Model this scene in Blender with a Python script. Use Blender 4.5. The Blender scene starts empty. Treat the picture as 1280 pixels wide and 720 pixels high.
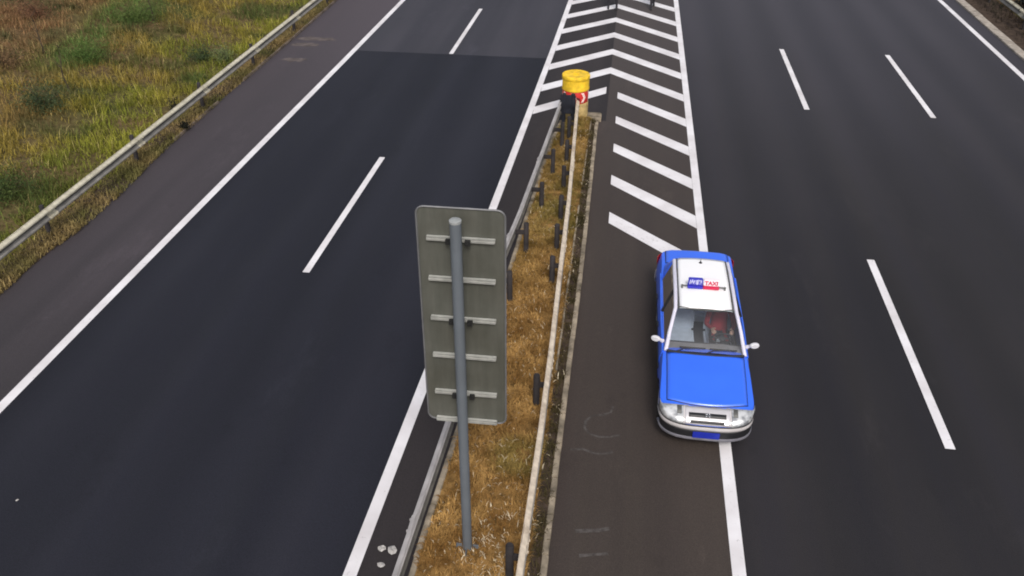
import bpy, bmesh, math, random
import numpy as np
from mathutils import Vector, Matrix

# ------------------------------------------------------------------ camera, sky, sun, exposure
S = bpy.context.scene
COL = S.collection
R = math.radians
cam_d = bpy.data.cameras.new('camera')
cam = bpy.data.objects.new('camera', cam_d)
COL.objects.link(cam)
S.camera = cam
cam_d.sensor_width = 36.0
cam_d.lens = 30.87
cam_d.clip_start = 0.1
cam_d.clip_end = 3000
fw = Vector((-0.10684871, 0.8364899, -0.53746441))
rt = Vector((0.9918266, 0.1275855, 0.00139281))
up = Vector((-0.06973774, 0.53292268, 0.84328528))
cam.matrix_world = Matrix(((rt.x, up.x, -fw.x, 0), (rt.y, up.y, -fw.y, 0), (rt.z, up.z, -fw.z, 9.745), (0, 0, 0, 1)))

SUN_EL, SUN_AZ = 47, 168          # azimuth clockwise from +Y
w = bpy.data.worlds.new('World')
S.world = w
w.use_nodes = True
wn, wl = w.node_tree.nodes, w.node_tree.links
wn.clear()
sky = wn.new('ShaderNodeTexSky')
sky.sky_type = 'NISHITA'
sky.sun_disc = False
sky.sun_elevation = R(SUN_EL)
sky.sun_rotation = R(SUN_AZ)
sky.air_density = 1.0
sky.dust_density = 4.0
sky.ozone_density = 1.0
hs = wn.new('ShaderNodeHueSaturation')
hs.inputs['Saturation'].default_value = 0.45
bg = wn.new('ShaderNodeBackground')
bg.inputs['Strength'].default_value = 0.115
wo = wn.new('ShaderNodeOutputWorld')
wl.new(sky.outputs[0], hs.inputs['Color'])
wl.new(hs.outputs[0], bg.inputs['Color'])
wl.new(bg.outputs[0], wo.inputs['Surface'])
sun_d = bpy.data.lights.new('sun', 'SUN')
sun_d.energy = 1.5
sun_d.angle = R(16)
sun_d.color = (1.0, 0.96, 0.9)
sun = bpy.data.objects.new('sun', sun_d)
COL.objects.link(sun)
sd = Vector((math.sin(R(SUN_AZ)) * math.cos(R(SUN_EL)), math.cos(R(SUN_AZ)) * math.cos(R(SUN_EL)), math.sin(R(SUN_EL))))
sun.rotation_euler = (-sd).to_track_quat('-Z', 'Y').to_euler()
S.view_settings.view_transform = 'Standard'
S.view_settings.look = 'None'
S.view_settings.gamma = 1
S.view_settings.use_curve_mapping = False
S.view_settings.exposure = 0.42
S.cycles.transparent_max_bounces = 24
S.cycles.filter_width = 1.9

rng = np.random.default_rng(7)
random.seed(7)

# ------------------------------------------------------------------ helpers
class MB:
    """collects quads and polygons for ONE mesh object"""
    def __init__(s):
        s.v, s.f, s.m = [], [], []
    def add(s, vs, fs, mi=0):
        b = len(s.v)
        s.v += [tuple(p) for p in vs]
        s.f += [tuple(i + b for i in f) for f in fs]
        s.m += [mi] * len(fs)
    def box(s, c, d, rz=0, mi=0, taper=1.0):
        x, y, z = (k / 2 for k in d)
        vs = []
        for zz, t in ((-z, 1), (z, taper)):
            for a, b in ((-x, -y), (x, -y), (x, y), (-x, y)):
                a *= t; b *= t
                vs.append((c[0] + a * math.cos(rz) - b * math.sin(rz), c[1] + a * math.sin(rz) + b * math.cos(rz), c[2] + zz))
        s.add(vs, [(3, 2, 1, 0), (4, 5, 6, 7), (0, 1, 5, 4), (1, 2, 6, 5), (2, 3, 7, 6), (3, 0, 4, 7)], mi)
    def tube(s, pts, rad, n=10, mi=0, cap=True):
        pts = [Vector(p) for p in pts]
        rad = rad if isinstance(rad, (list, tuple)) else [rad] * len(pts)
        vs, fs = [], []
        for i, p in enumerate(pts):
            t = (pts[min(i + 1, len(pts) - 1)] - pts[max(i - 1, 0)]).normalized()
            a = Vector((0, 0, 1)) if abs(t.z) < .9 else Vector((0, 1, 0))
            u = t.cross(a).normalized(); v = t.cross(u)
            for k in range(n):
                an = 2 * math.pi * k / n
                vs.append(p + (u * math.cos(an) + v * math.sin(an)) * rad[i])
        for i in range(len(pts) - 1):
            for k in range(n):
                a, b = i * n + k, i * n + (k + 1) % n
                fs.append((a, b, b + n, a + n))
        if cap:
            fs.append(tuple(range(n))[::-1]); fs.append(tuple(range((len(pts) - 1) * n, len(pts) * n)))
        s.add(vs, fs, mi)
    def lathe(s, prof, c=(0, 0, 0), axis='z', n=32, mi=0, a0=0, a1=2 * math.pi):
        vs, fs = [], []
        full = abs(a1 - a0 - 2 * math.pi) < 1e-6
        m = n if full else n + 1
        for k in range(m):
            an = a0 + (a1 - a0) * k / n
            for r_, h in prof:
                if axis == 'z': vs.append((c[0] + r_ * math.cos(an), c[1] + r_ * math.sin(an), c[2] + h))
                else: vs.append((c[0] + h, c[1] + r_ * math.cos(an), c[2] + r_ * math.sin(an)))
        L = len(prof)
        for k in range(n):
            for j in range(L - 1):
                a = k * L + j; b = ((k + 1) % m) * L + j
                fs.append((a, b, b + 1, a + 1))
        s.add(vs, fs, mi)
    def grid(s, P, mi=0, flip=False):
        h, wd = len(P), len(P[0])
        vs = [p for row in P for p in row]
        fs = []
        for i in range(h - 1):
            for j in range(wd - 1):
                q = (i * wd + j, i * wd + j + 1, (i + 1) * wd + j + 1, (i + 1) * wd + j)
                fs.append(q[::-1] if flip else q)
        s.add(vs, fs, mi)
    def build(s, name, mat, parent=None, smooth=True, bevel=0, seg=2, solid=0, recalc=True, angle=35):
        me = bpy.data.meshes.new(name)
        me.from_pydata(s.v, [], s.f)
        mats = mat if isinstance(mat, (list, tuple)) else [mat]
        for m in mats: me.materials.append(m)
        me.polygons.foreach_set('material_index', s.m)
        if bevel or recalc:
            bm = bmesh.new(); bm.from_mesh(me)
            if recalc: bmesh.ops.recalc_face_normals(bm, faces=bm.faces)
            if bevel:
                es = [e for e in bm.edges if len(e.link_faces) == 2 and e.calc_face_angle(0) > .6]
                bmesh.ops.bevel(bm, geom=es, offset=bevel, segments=seg, affect='EDGES', clamp_overlap=True)
            bm.to_mesh(me); bm.free()
        o = bpy.data.objects.new(name, me)
        COL.objects.link(o)
        if parent: o.parent = parent
        if smooth:
            me.polygons.foreach_set('use_smooth', [True] * len(me.polygons))
            try: me.set_sharp_from_angle(angle=R(angle))
            except Exception: pass
        if solid:
            md = o.modifiers.new('solid', 'SOLIDIFY'); md.thickness = solid; md.offset = 0
        return o

def tag(o, label=None, cat=None, group=None, kind=None):
    if label: o['label'] = label
    if cat: o['category'] = cat
    if group: o['group'] = group
    if kind: o['kind'] = kind
    return o

def empty(name, loc, label, cat, group=None, rz=0):
    o = bpy.data.objects.new(name, None); COL.objects.link(o)
    o.location = loc; o.rotation_euler = (0, 0, rz); o.empty_display_size = .2
    return tag(o, label, cat, group)

def copy_tree(o, parent=None):
    c = o.copy(); COL.objects.link(c)
    if parent: c.parent = parent
    for ch in [x for x in bpy.data.objects if x.parent == o]: copy_tree(ch, c)
    return c

def interp(x, xs, ys):
    return float(np.interp(x, xs, ys))

# ------------------------------------------------------------------ materials
def newmat(name):
    m = bpy.data.materials.new(name); m.use_nodes = True
    return m, m.node_tree.nodes, m.node_tree.links, m.node_tree.nodes['Principled BSDF']

def ramp(n, stops):
    r_ = n.new('ShaderNodeValToRGB')
    e = r_.color_ramp.elements
    while len(e) < len(stops): e.new(.5)
    for k, (p, c) in enumerate(stops):
        e[k].position = p; e[k].color = (*c, 1) if len(c) == 3 else c
    return r_

def noise(n, l, scale, detail=3, stretch=(1, 1, 1), coord=None, rough=.55):
    g = coord or n.new('ShaderNodeTexCoord').outputs['Object']
    mp = n.new('ShaderNodeMapping'); mp.inputs['Scale'].default_value = stretch
    t = n.new('ShaderNodeTexNoise'); t.inputs['Scale'].default_value = scale; t.inputs['Detail'].default_value = detail
    t.inputs['Roughness'].default_value = rough
    l.new(g, mp.inputs[0]); l.new(mp.outputs[0], t.inputs['Vector'])
    return t.outputs['Fac']

def mix(n, l, a, b, fac, mode='MIX'):
    m = n.new('ShaderNodeMix'); m.data_type = 'RGBA'; m.blend_type = mode
    for sock, v in ((m.inputs[6], a), (m.inputs[7], b)):
        if isinstance(v, tuple): sock.default_value = (*v, 1) if len(v) == 3 else v
        else: l.new(v, sock)
    if isinstance(fac, (int, float)): m.inputs[0].default_value = fac
    else: l.new(fac, m.inputs[0])
    return m.outputs[2]

def simple(name, col, rough=.5, metal=0, var=.15, scale=8, bump=0, spec=.5, coat=0):
    m, n, l, b = newmat(name)
    f = noise(n, l, scale, 4)
    d = tuple(max(0, c * (1 - var)) for c in col); e = tuple(min(1, c * (1 + var)) for c in col)
    r_ = ramp(n, [(.3, d), (.7, e)])
    l.new(f, r_.inputs[0]); l.new(r_.outputs[0], b.inputs['Base Color'])
    b.inputs['Roughness'].default_value = rough; b.inputs['Metallic'].default_value = metal
    b.inputs['Specular IOR Level'].default_value = spec
    if coat:
        b.inputs['Coat Weight'].default_value = coat; b.inputs['Coat Roughness'].default_value = .06
    if bump:
        bp = n.new('ShaderNodeBump'); bp.inputs['Strength'].default_value = bump; bp.inputs['Distance'].default_value = .01
        l.new(noise(n, l, scale * 6, 3), bp.inputs['Height']); l.new(bp.outputs[0], b.inputs['Normal'])
    return m

def asphalt(name, dark, light, blotch, rough=.72, spec=.35, tracks=None, far_col=None):
    m, n, l, b = newmat(name)
    big = noise(n, l, .22, 4, (1, .5, 1))
    streak = noise(n, l, 1.3, 4, (1, .035, 1))
    fine = noise(n, l, 55, 2)
    grit = noise(n, l, 160, 2)
    r1 = ramp(n, [(.3, dark), (.7, light)]); l.new(big, r1.inputs[0])
    r2 = ramp(n, [(.35, (0, 0, 0)), (.72, (.8, .8, .8))]); l.new(streak, r2.inputs[0])
    c = mix(n, l, r1.outputs[0], blotch, r2.outputs[0])
    wide = noise(n, l, .55, 3, (1, .02, 1))                 # polished wheel tracks and dark oily lane centres
    rw = ramp(n, [(.32, (.80, .80, .80)), (.5, (1, 1, 1)), (.68, (1.22, 1.2, 1.18))]); l.new(wide, rw.inputs[0])
    c = mix(n, l, c, rw.outputs[0], 1, 'MULTIPLY')
    oil = noise(n, l, 1.1, 5, (1, .6, 1), rough=.7)
    ro = ramp(n, [(.60, (1, 1, 1)), (.74, (.78, .77, .78))]); l.new(oil, ro.inputs[0])
    c = mix(n, l, c, ro.outputs[0], 1, 'MULTIPLY')
    dust = noise(n, l, .8, 6, (1, .35, 1), rough=.75)
    rd = ramp(n, [(.58, (0, 0, 0)), (.8, (.45, .45, .45))]); l.new(dust, rd.inputs[0])
    c = mix(n, l, c, tuple(k * 1.9 for k in light), rd.outputs[0])
    if far_col is not None:                                     # blends to a lighter colour further up the road
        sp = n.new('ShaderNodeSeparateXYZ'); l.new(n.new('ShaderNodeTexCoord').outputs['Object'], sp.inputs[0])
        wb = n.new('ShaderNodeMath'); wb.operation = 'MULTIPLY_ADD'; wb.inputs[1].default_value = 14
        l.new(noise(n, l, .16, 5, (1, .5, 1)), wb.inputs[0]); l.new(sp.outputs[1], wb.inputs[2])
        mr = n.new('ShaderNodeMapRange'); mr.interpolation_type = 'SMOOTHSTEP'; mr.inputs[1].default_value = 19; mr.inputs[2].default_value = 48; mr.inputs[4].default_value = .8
        l.new(wb.outputs[0], mr.inputs[0]); c = mix(n, l, c, far_col, mr.outputs[0])
    if tracks is not None:                                   # paler tyre-polished bands, two per 3.6 m lane
        sp = n.new('ShaderNodeSeparateXYZ'); l.new(n.new('ShaderNodeTexCoord').outputs['Object'], sp.inputs[0])
        ma = n.new('ShaderNodeMath'); ma.operation = 'MULTIPLY_ADD'; ma.inputs[1].default_value = 2 * math.pi / 1.8; ma.inputs[2].default_value = -(tracks + .9) * 2 * math.pi / 1.8
        mc = n.new('ShaderNodeMath'); mc.operation = 'COSINE'; wob = n.new('ShaderNodeMath'); wob.operation = 'MULTIPLY_ADD'; wob.inputs[1].default_value = 2.2
        l.new(sp.outputs[0], ma.inputs[0]); l.new(noise(n, l, .5, 3, (1, .12, 1)), wob.inputs[0]); l.new(ma.outputs[0], wob.inputs[2]); l.new(wob.outputs[0], mc.inputs[0])
        rt_ = ramp(n, [(.0, (.90, .90, .91)), (1, (1.14, 1.13, 1.12))])
        mr = n.new('ShaderNodeMapRange'); mr.inputs[1].default_value = -1; l.new(mc.outputs[0], mr.inputs[0]); l.new(mr.outputs[0], rt_.inputs[0])
        c = mix(n, l, c, rt_.outputs[0], 1, 'MULTIPLY')
    r3 = ramp(n, [(.3, (.72, .72, .72)), (.7, (1.28, 1.28, 1.28))]); l.new(fine, r3.inputs[0])
    c = mix(n, l, c, r3.outputs[0], .75, 'MULTIPLY')
    r4 = ramp(n, [(.66, (0, 0, 0)), (.78, (1, 1, 1))]); l.new(grit, r4.inputs[0])
    c = mix(n, l, c, tuple(min(1, k * 2.6) for k in light), r4.outputs[0])
    l.new(c, b.inputs['Base Color'])
    b.inputs['Roughness'].default_value = rough
    b.inputs['Specular IOR Level'].default_value = spec
    bp = n.new('ShaderNodeBump'); bp.inputs['Strength'].default_value = .5; bp.inputs['Distance'].default_value = .006
    l.new(fine, bp.inputs['Height']); l.new(bp.outputs[0], b.inputs['Normal'])
    return m

M = {}
M['asphalt_right'] = asphalt('asphalt_right', (.0135, .0118, .0128), (.0215, .0188, .0200), (.0130, .0118, .0165), spec=.33, rough=.7, tracks=3.86, far_col=(.044, .041, .051))
M['asphalt_gore'] = asphalt('asphalt_gore', (.041, .031, .026), (.056, .044, .037), (.036, .027, .025), spec=.3, far_col=(.062, .052, .052))
M['asphalt_far'] = asphalt('asphalt_far', (.033, .032, .04), (.042, .040, .05), (.030, .029, .038), spec=.3)
M['asphalt_new'] = asphalt('asphalt_new', (.0105, .011, .0165), (.0155, .016, .023), (.012, .0125, .020), spec=.25, tracks=-8.05)
M['asphalt_shoulder'] = asphalt('asphalt_shoulder', (.031, .026, .029), (.050, .041, .047), (.026, .022, .025), spec=.45, far_col=(.068, .054, .064))
M['asphalt_inner'] = asphalt('asphalt_inner', (.024, .020, .021), (.034, .028, .029), (.020, .017, .019), spec=.25)

def paint_mat(name, wear_lo, wear_hi):
    m, n, l, b = newmat(name)
    f = noise(n, l, 14, 6, rough=.7); f2 = noise(n, l, 1.1, 3)
    dirt = ramp(n, [(.3, (.56, .53, .54)), (.65, (.72, .70, .72))]); l.new(f2, dirt.inputs[0])
    wr = ramp(n, [(wear_lo, (0, 0, 0)), (wear_hi, (1, 1, 1))]); l.new(f, wr.inputs[0])
    l.new(mix(n, l, dirt.outputs[0], (.12, .11, .11), wr.outputs[0]), b.inputs['Base Color'])
    b.inputs['Roughness'].default_value = .7
    return m
M['paint'] = paint_mat('road_paint', .61, .78)
M['paint_worn'] = paint_mat('road_paint_worn', .58, .74)
def scuff_mat():
    m, n, l, b = newmat('chalk_scuff')
    f = noise(n, l, 9, 6, rough=.75)
    r_ = ramp(n, [(.38, (.036, .029, .026)), (.75, (.10, .088, .084))]); l.new(f, r_.inputs[0])
    l.new(r_.outputs[0], b.inputs['Base Color']); b.inputs['Roughness'].default_value = .9
    return m
M['scuff'] = scuff_mat()
M['silt'] = simple('washed_silt', (.105, .088, .085), 1, var=.35, scale=4, spec=.1)

def ground_mat():
    m, n, l, b = newmat('earth_ground')
    a = noise(n, l, .35, 5); c = noise(n, l, 6, 5)
    r1 = ramp(n, [(.35, (.07, .075, .022)), (.55, (.12, .085, .04)), (.7, (.14, .085, .045))]); l.new(a, r1.inputs[0])
    r2 = ramp(n, [(.3, (.45, .45, .45)), (.7, (1.3, 1.3, 1.3))]); l.new(c, r2.inputs[0])
    l.new(mix(n, l, r1.outputs[0], r2.outputs[0], 1, 'MULTIPLY'), b.inputs['Base Color'])
    b.inputs['Roughness'].default_value = 1; b.inputs['Specular IOR Level'].default_value = .1
    return m
M['ground'] = ground_mat()
M['soil'] = simple('median_soil', (.20, .115, .04), 1, var=.6, scale=7, bump=1, spec=.1)
M['dirt'] = simple('verge_dirt', (.06, .043, .033), 1, var=.5, scale=5, bump=1, spec=.1)
M['concrete'] = simple('kerb_concrete', (.33, .29, .25), .9, var=.35, scale=5, bump=.6, spec=.2)
M['concrete_dirty'] = simple('kerb_concrete_dirty', (.24, .2, .15), .95, var=.6, scale=3.5, bump=.8, spec=.2)
M['kerb_stained'] = simple('kerb_stained', (.16, .125, .10), .95, var=.6, scale=3, bump=.8, spec=.2)
M['galv'] = simple('galvanised_steel', (.56, .52, .43), .55, metal=.2, var=.18, scale=3)
M['galv_rusty'] = simple('galvanised_rust_tint', (.62, .53, .42), .6, metal=.1, var=.25, scale=3)
def rail_mat(name, base, rust, lo, hi):
    m, n, l, b = newmat(name)
    f = noise(n, l, 1.2, 6, (1, 1, 1), rough=.75); g = noise(n, l, 9, 4)
    r1 = ramp(n, [(lo, base), (hi, rust)]); l.new(f, r1.inputs[0])
    r2 = ramp(n, [(.3, (.72, .70, .68)), (.7, (1.12, 1.12, 1.12))]); l.new(g, r2.inputs[0])
    l.new(mix(n, l, r1.outputs[0], r2.outputs[0], 1, 'MULTIPLY'), b.inputs['Base Color'])
    b.inputs['Roughness'].default_value = .6; b.inputs['Metallic'].default_value = .15
    return m
M['galv_rusty'] = rail_mat('rail_rust_stained', (.64, .55, .44), (.27, .17, .10), .52, .74)
M['galv'] = rail_mat('rail_weathered', (.60, .56, .44), (.33, .29, .21), .50, .78)
M['galv_dull'] = rail_mat('rail_dull', (.45, .42, .41), (.24, .21, .19), .48, .76)
M['low_shade'] = simple('rail_low_shade', (.25, .235, .215), .75, metal=.1, var=.3, scale=3)  # painted shade for the lower ridge, below the bright top one
M['deep_shade'] = simple('rail_deep_shade', (.13, .12, .105), .8, metal=.2, var=.35, scale=4)  # darker painted shade for the valley and bottom lip
M['galv_dull'] = simple('galvanised_dull', (.44, .41, .40), .55, metal=.25, var=.25, scale=3)
M['post_dark'] = simple('dark_post_paint', (.030, .026, .027), .8, var=.4, scale=5, spec=.25)
M['sign_back'] = simple('sign_back_aluminium', (.092, .092, .082), .55, metal=.25, var=.12, scale=1.5)
def streaked(name, a, b, rough, metal):
    m, n, l, bs = newmat(name)
    f = noise(n, l, 5, 5, (1, 1, .12), rough=.7); g = noise(n, l, 1.4, 4)
    r1 = ramp(n, [(.35, a), (.7, b)]); l.new(f, r1.inputs[0])
    r2 = ramp(n, [(.35, (.82, .80, .76)), (.65, (1.1, 1.1, 1.1))]); l.new(g, r2.inputs[0])
    l.new(mix(n, l, r1.outputs[0], r2.outputs[0], 1, 'MULTIPLY'), bs.inputs['Base Color'])
    bs.inputs['Roughness'].default_value = rough; bs.inputs['Metallic'].default_value = metal
    return m
M['sign_back'] = streaked('sign_back_weathered', (.072, .074, .062), (.108, .108, .093), .6, .15)
M['sign_rail'] = simple('aluminium_rail', (.44, .44, .41), .5, metal=.25, var=.25, scale=6)
M['sign_post'] = simple('grey_post_paint', (.115, .130, .148), .6, metal=.1, var=.12, scale=2)
M['post_cap'] = simple('post_cap_plastic', (.26, .27, .27), .6)
M['clamp'] = simple('dark_clamp', (.03, .03, .03), .5, metal=.5)
M['sign_face'] = simple('sign_face_plain', (.05, .2, .12), .4)
M['yellow'] = simple('yellow_plastic', (.74, .47, .02), .6, var=.3, scale=5)
M['yellow_dirty'] = simple('yellow_plastic_dirty', (.42, .30, .12), .75, var=.4, scale=7)
M['red_band'] = simple('red_reflective', (.55, .03, .025), .4, var=.1)
M['white_band'] = simple('white_reflective', (.85, .62, .56), .4, var=.1)
M['navy_steel'] = simple('dark_navy_steel', (.018, .02, .03), .5, metal=.2, var=.4)
M['blue_paint'] = simple('blue_car_paint', (.03, .135, .78), .3, var=.04, scale=2, coat=.5)
M['white_paint'] = simple('white_car_paint', (.86, .85, .86), .3, var=.02, scale=2, coat=.5)
M['silver_paint'] = simple('silver_car_paint', (.55, .53, .55), .35, metal=.3, var=.06, coat=.3)
M['mirror_white'] = simple('mirror_paint', (.62, .61, .64), .35, var=.06)
M['lip_grey'] = simple('lip_grey', (.17, .165, .19), .5, var=.2)
M['bumper_white'] = simple('bumper_paint', (.50, .47, .47), .4, var=.12, scale=4, coat=.3)
M['lilac_trim'] = simple('pale_pillar_paint', (.62, .60, .70), .35, var=.04, coat=.4)
M['black_trim'] = simple('black_trim', (.012, .012, .014), .45, var=.2)
M['grey_trim'] = simple('grey_trim', (.09, .09, .085), .5, var=.1)
M['rubber'] = simple('tyre_rubber', (.014, .014, .014), .9, var=.3)
M['chrome'] = simple('chrome', (.75, .75, .78), .15, metal=1, var=.05)
M['headlamp'] = simple('headlamp_lens', (.74, .74, .75), .15, metal=.1, var=.22, scale=16, coat=.8)
def lamp_mat():
    m, n, l, b = newmat('headlamp_glass')
    tc = n.new('ShaderNodeTexCoord').outputs['Object']
    wv = n.new('ShaderNodeTexWave'); wv.inputs['Scale'].default_value = 22; wv.inputs['Distortion'].default_value = 1.0
    l.new(tc, wv.inputs['Vector'])
    f = noise(n, l, 7, 2)
    r1 = ramp(n, [(.0, (.42, .43, .45)), (1, (.82, .82, .82))]); l.new(wv.outputs['Fac'], r1.inputs[0])
    r2 = ramp(n, [(.36, (.35, .36, .38)), (.6, (1, 1, 1))]); l.new(f, r2.inputs[0])
    l.new(mix(n, l, r1.outputs[0], r2.outputs[0], 1, 'MULTIPLY'), b.inputs['Base Color'])
    b.inputs['Roughness'].default_value = .2; b.inputs['Metallic'].default_value = .3; b.inputs['Coat Weight'].default_value = .9; b.inputs['Coat Roughness'].default_value = .03
    return m
M['headlamp'] = lamp_mat()
M['red_lens'] = simple('red_lens', (.4, .01, .01), .15, coat=.8)
M['plate_blue'] = simple('plate_blue', (.012, .025, .33), .4, var=.1)
M['seat_grey'] = simple('seat_cloth_pale', (.50, .54, .62), .9, var=.1)
M['dash'] = simple('dash_plastic', (.24, .22, .22), .7, var=.15)
M['interior'] = simple('interior_dark', (.03, .03, .035), .8)
M['sign_blue'] = simple('taxi_sign_blue', (.03, .03, .42), .35)
M['sign_pale'] = simple('taxi_letter_pale', (.50, .50, .72), .4)
M['sign_white'] = simple('taxi_sign_white', (.82, .74, .78), .35, var=.03)
M['sign_red'] = simple('taxi_sign_red', (.5, .01, .06), .35)
M['skin'] = simple('skin', (.48, .3, .22), .55, var=.06)
M['red_cloth'] = simple('red_cloth', (.30, .025, .035), .9, var=.15)
M['dark_cloth'] = simple('dark_trousers', (.02, .018, .024), .9, var=.2)
M['navy_cloth'] = simple('dark_navy_jacket', (.025, .03, .045), .9, var=.2)
M['grey_cloth'] = simple('dark_grey_jacket', (.05, .05, .05), .9, var=.2)
M['hair'] = simple('black_hair', (.012, .01, .01), .7, var=.3)
M['shoe'] = simple('black_shoe', (.012, .011, .012), .5)
M['litter'] = simple('litter_paper', (.38, .36, .345), .9, var=.25, scale=20)
M['bark'] = simple('stem_bark', (.05, .035, .022), .95, var=.4, scale=20)

def glass_mat(name, tint, base=.02):
    m, n, l, b = newmat(name)
    n.remove(b)
    t = n.new('ShaderNodeBsdfTransparent'); t.inputs[0].default_value = (*tint, 1)
    g = n.new('ShaderNodeBsdfGlossy'); g.inputs['Roughness'].default_value = .03; g.inputs[0].default_value = (1, 1, 1, 1)
    fr = n.new('ShaderNodeFresnel'); fr.inputs['IOR'].default_value = 1.75
    ms = n.new('ShaderNodeMixShader')
    l.new(fr.outputs[0], ms.inputs[0]); l.new(t.outputs[0], ms.inputs[1]); l.new(g.outputs[0], ms.inputs[2])
    l.new(ms.outputs[0], n['Material Output'].inputs['Surface'])
    return m
M['glass'] = glass_mat('window_glass', (.80, .84, .86))
M['glass_side'] = glass_mat('side_glass', (.35, .38, .42))

def leaf_mat(name):
    m, n, l, b = newmat(name)
    a = n.new('ShaderNodeAttribute'); a.attribute_name = 'col'
    l.new(a.outputs['Color'], b.inputs['Base Color'])
    b.inputs['Roughness'].default_value = .75; b.inputs['Specular IOR Level'].default_value = .2
    tr = n.new('ShaderNodeBsdfTranslucent'); l.new(a.outputs['Color'], tr.inputs[0])
    ms = n.new('ShaderNodeMixShader'); ms.inputs[0].default_value = .3
    l.new(b.outputs[0], ms.inputs[1]); l.new(tr.outputs[0], ms.inputs[2])
    l.new(ms.outputs[0], n['Material Output'].inputs['Surface'])
    return m
M['leaf'] = leaf_mat('leaf_and_blade')

# ------------------------------------------------------------------ ground, roads, markings
def vnoise(x, y, s, seed=0):
    """smooth value noise, numpy"""
    g = np.random.default_rng(seed).random((256, 256))
    x = np.asarray(x) * s + 1000; y = np.asarray(y) * s + 1000
    i, j = np.floor(x).astype(int), np.floor(y).astype(int)
    u, v = x - i, y - j
    u = u * u * (3 - 2 * u); v = v * v * (3 - 2 * v)
    G = lambda a, b: g[a % 256, b % 256]
    return (G(i, j) * (1 - u) + G(i + 1, j) * u) * (1 - v) + (G(i, j + 1) * (1 - u) + G(i + 1, j + 1) * u) * v

def terrain(x, y):
    x = np.asarray(x, float); y = np.asarray(y, float)
    d = np.clip(-12.9 - x, 0, None)
    z = -.03 + np.minimum(d * .09, 3) + (vnoise(x, y, .22, 3) - .5) * .5 * np.clip(d / 3, 0, 1) + (vnoise(x, y, .9, 4) - .5) * .14 * np.clip(d / 1.5, 0, 1)
    e = np.clip(x - 15.2, 0, None)
    z += np.minimum(e * .10, 4) * 1.0 + (vnoise(x, y, .3, 8) - .5) * .4 * np.clip(e / 3, 0, 1)
    return z

def road_sheet(name, mat, left, right, y0, y1, z, kind='structure', step=2.0):
    """a sheet between two x(y) edges"""
    n_ = max(1, int((y1 - y0) / step))
    mb = MB(); rows = []
    for i in range(n_ + 1):
        y = y0 + (y1 - y0) * i / n_
        a = left(y) if callable(left) else left
        b = right(y) if callable(right) else right
        rows.append([(a, y, z), (b, y, z)])
    mb.grid(rows)
    o = mb.build(name, mat, smooth=False, recalc=False)
    return tag(o, kind=kind)

xs = np.r_[np.linspace(-600, -60, 12), np.arange(-56, -13, 1.0), [-12.9, -12.4, 0, 13.8, 14.6], np.arange(15.2, 40, 1.2), np.linspace(44, 600, 12)]
ys = np.r_[np.linspace(-400, -25, 8), np.arange(-20, 90, 1.0), np.linspace(95, 900, 14)]
gx, gy = np.meshgrid(xs, ys)
gz = terrain(gx, gy)
mb = MB(); mb.grid([[(gx[i, j], gy[i, j], gz[i, j]) for j in range(len(xs))] for i in range(len(ys))])
tag(mb.build('ground', M['ground'], recalc=False), kind='structure')

lx = lambda y, pts: interp(y, [p[0] for p in pts], [p[1] for p in pts])
def ext(pts):   # straight continuation at both ends
    (ya, xa), (yb, xb) = pts[0], pts[1]; (yc, xc), (yd, xd) = pts[-2], pts[-1]
    return [(-40, xa + (xb - xa) / (yb - ya) * (-40 - ya))] + pts + [(300, xd + (xd - xc) / (yd - yc) * (300 - yd))]
E1 = ext([(13.5, -9.99), (28.9, -9.60), (37.2, -9.42)])
E2 = ext([(15.23, -6.35), (35.98, -5.94)])
E3 = ext([(7.64, -3.20), (11.89, -3.07), (18.58, -2.85), (25.3, -2.66), (31.5, -2.50), (38.1, -2.36)])
X1 = lambda y: lx(y, E1); X2 = lambda y: lx(y, E2); X3 = lambda y: lx(y, E3)

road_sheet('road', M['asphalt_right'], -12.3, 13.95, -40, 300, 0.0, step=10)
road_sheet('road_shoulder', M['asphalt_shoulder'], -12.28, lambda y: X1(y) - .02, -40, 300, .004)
road_sheet('road_resurfaced', M['asphalt_new'], lambda y: X1(y) + .0, lambda y: X3(y) + .0, -40, 30.15, .004, step=1)
road_sheet('road_far', M['asphalt_far'], lambda y: X1(y) + .0, lambda y: X3(y), 30.155, 300, .004)
road_sheet('road_inner_shoulder', M['asphalt_inner'], lambda y: X3(y) + .02, lambda y: -1.3, -40, 24.6, .004)
road_sheet('road_inner_shoulder', M['asphalt_inner'], lambda y: X3(y) + .02, lambda y: -.37, 24.605, 300, .004)
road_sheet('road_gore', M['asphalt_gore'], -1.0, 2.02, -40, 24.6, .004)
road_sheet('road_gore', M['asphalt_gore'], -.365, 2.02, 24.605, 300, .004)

def marking(mat, left, right, y0, y1, step=1.0):
    return road_sheet('lane_marking', mat, left, right, y0, y1, .009, step=step)
W = .095
marking(M['paint'], lambda y: X1(y) - W, lambda y: X1(y) + W, -40, 300)
marking(M['paint'], lambda y: X3(y) - W, lambda y: X3(y) + W, -40, 300)
marking(M['paint'], 2.07 - W, 2.07 + W, -40, 300)
marking(M['paint'], 13.22 - W, 13.22 + W, -40, 300)
for k in range(-2, 7):
    a = 15.2 + 15 * k
    marking(M['paint'], lambda y: X2(y) - .075, lambda y: X2(y) + .075, a, a + 6)
    a = 11.3 + 15 * k
    marking(M['paint'], 5.65 - .08, 5.65 + .08, a, a + 6)
    a = 26.1 + 15 * k
    marking(M['paint'], 9.28 - .08, 9.28 + .08, a, a + 6)

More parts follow.
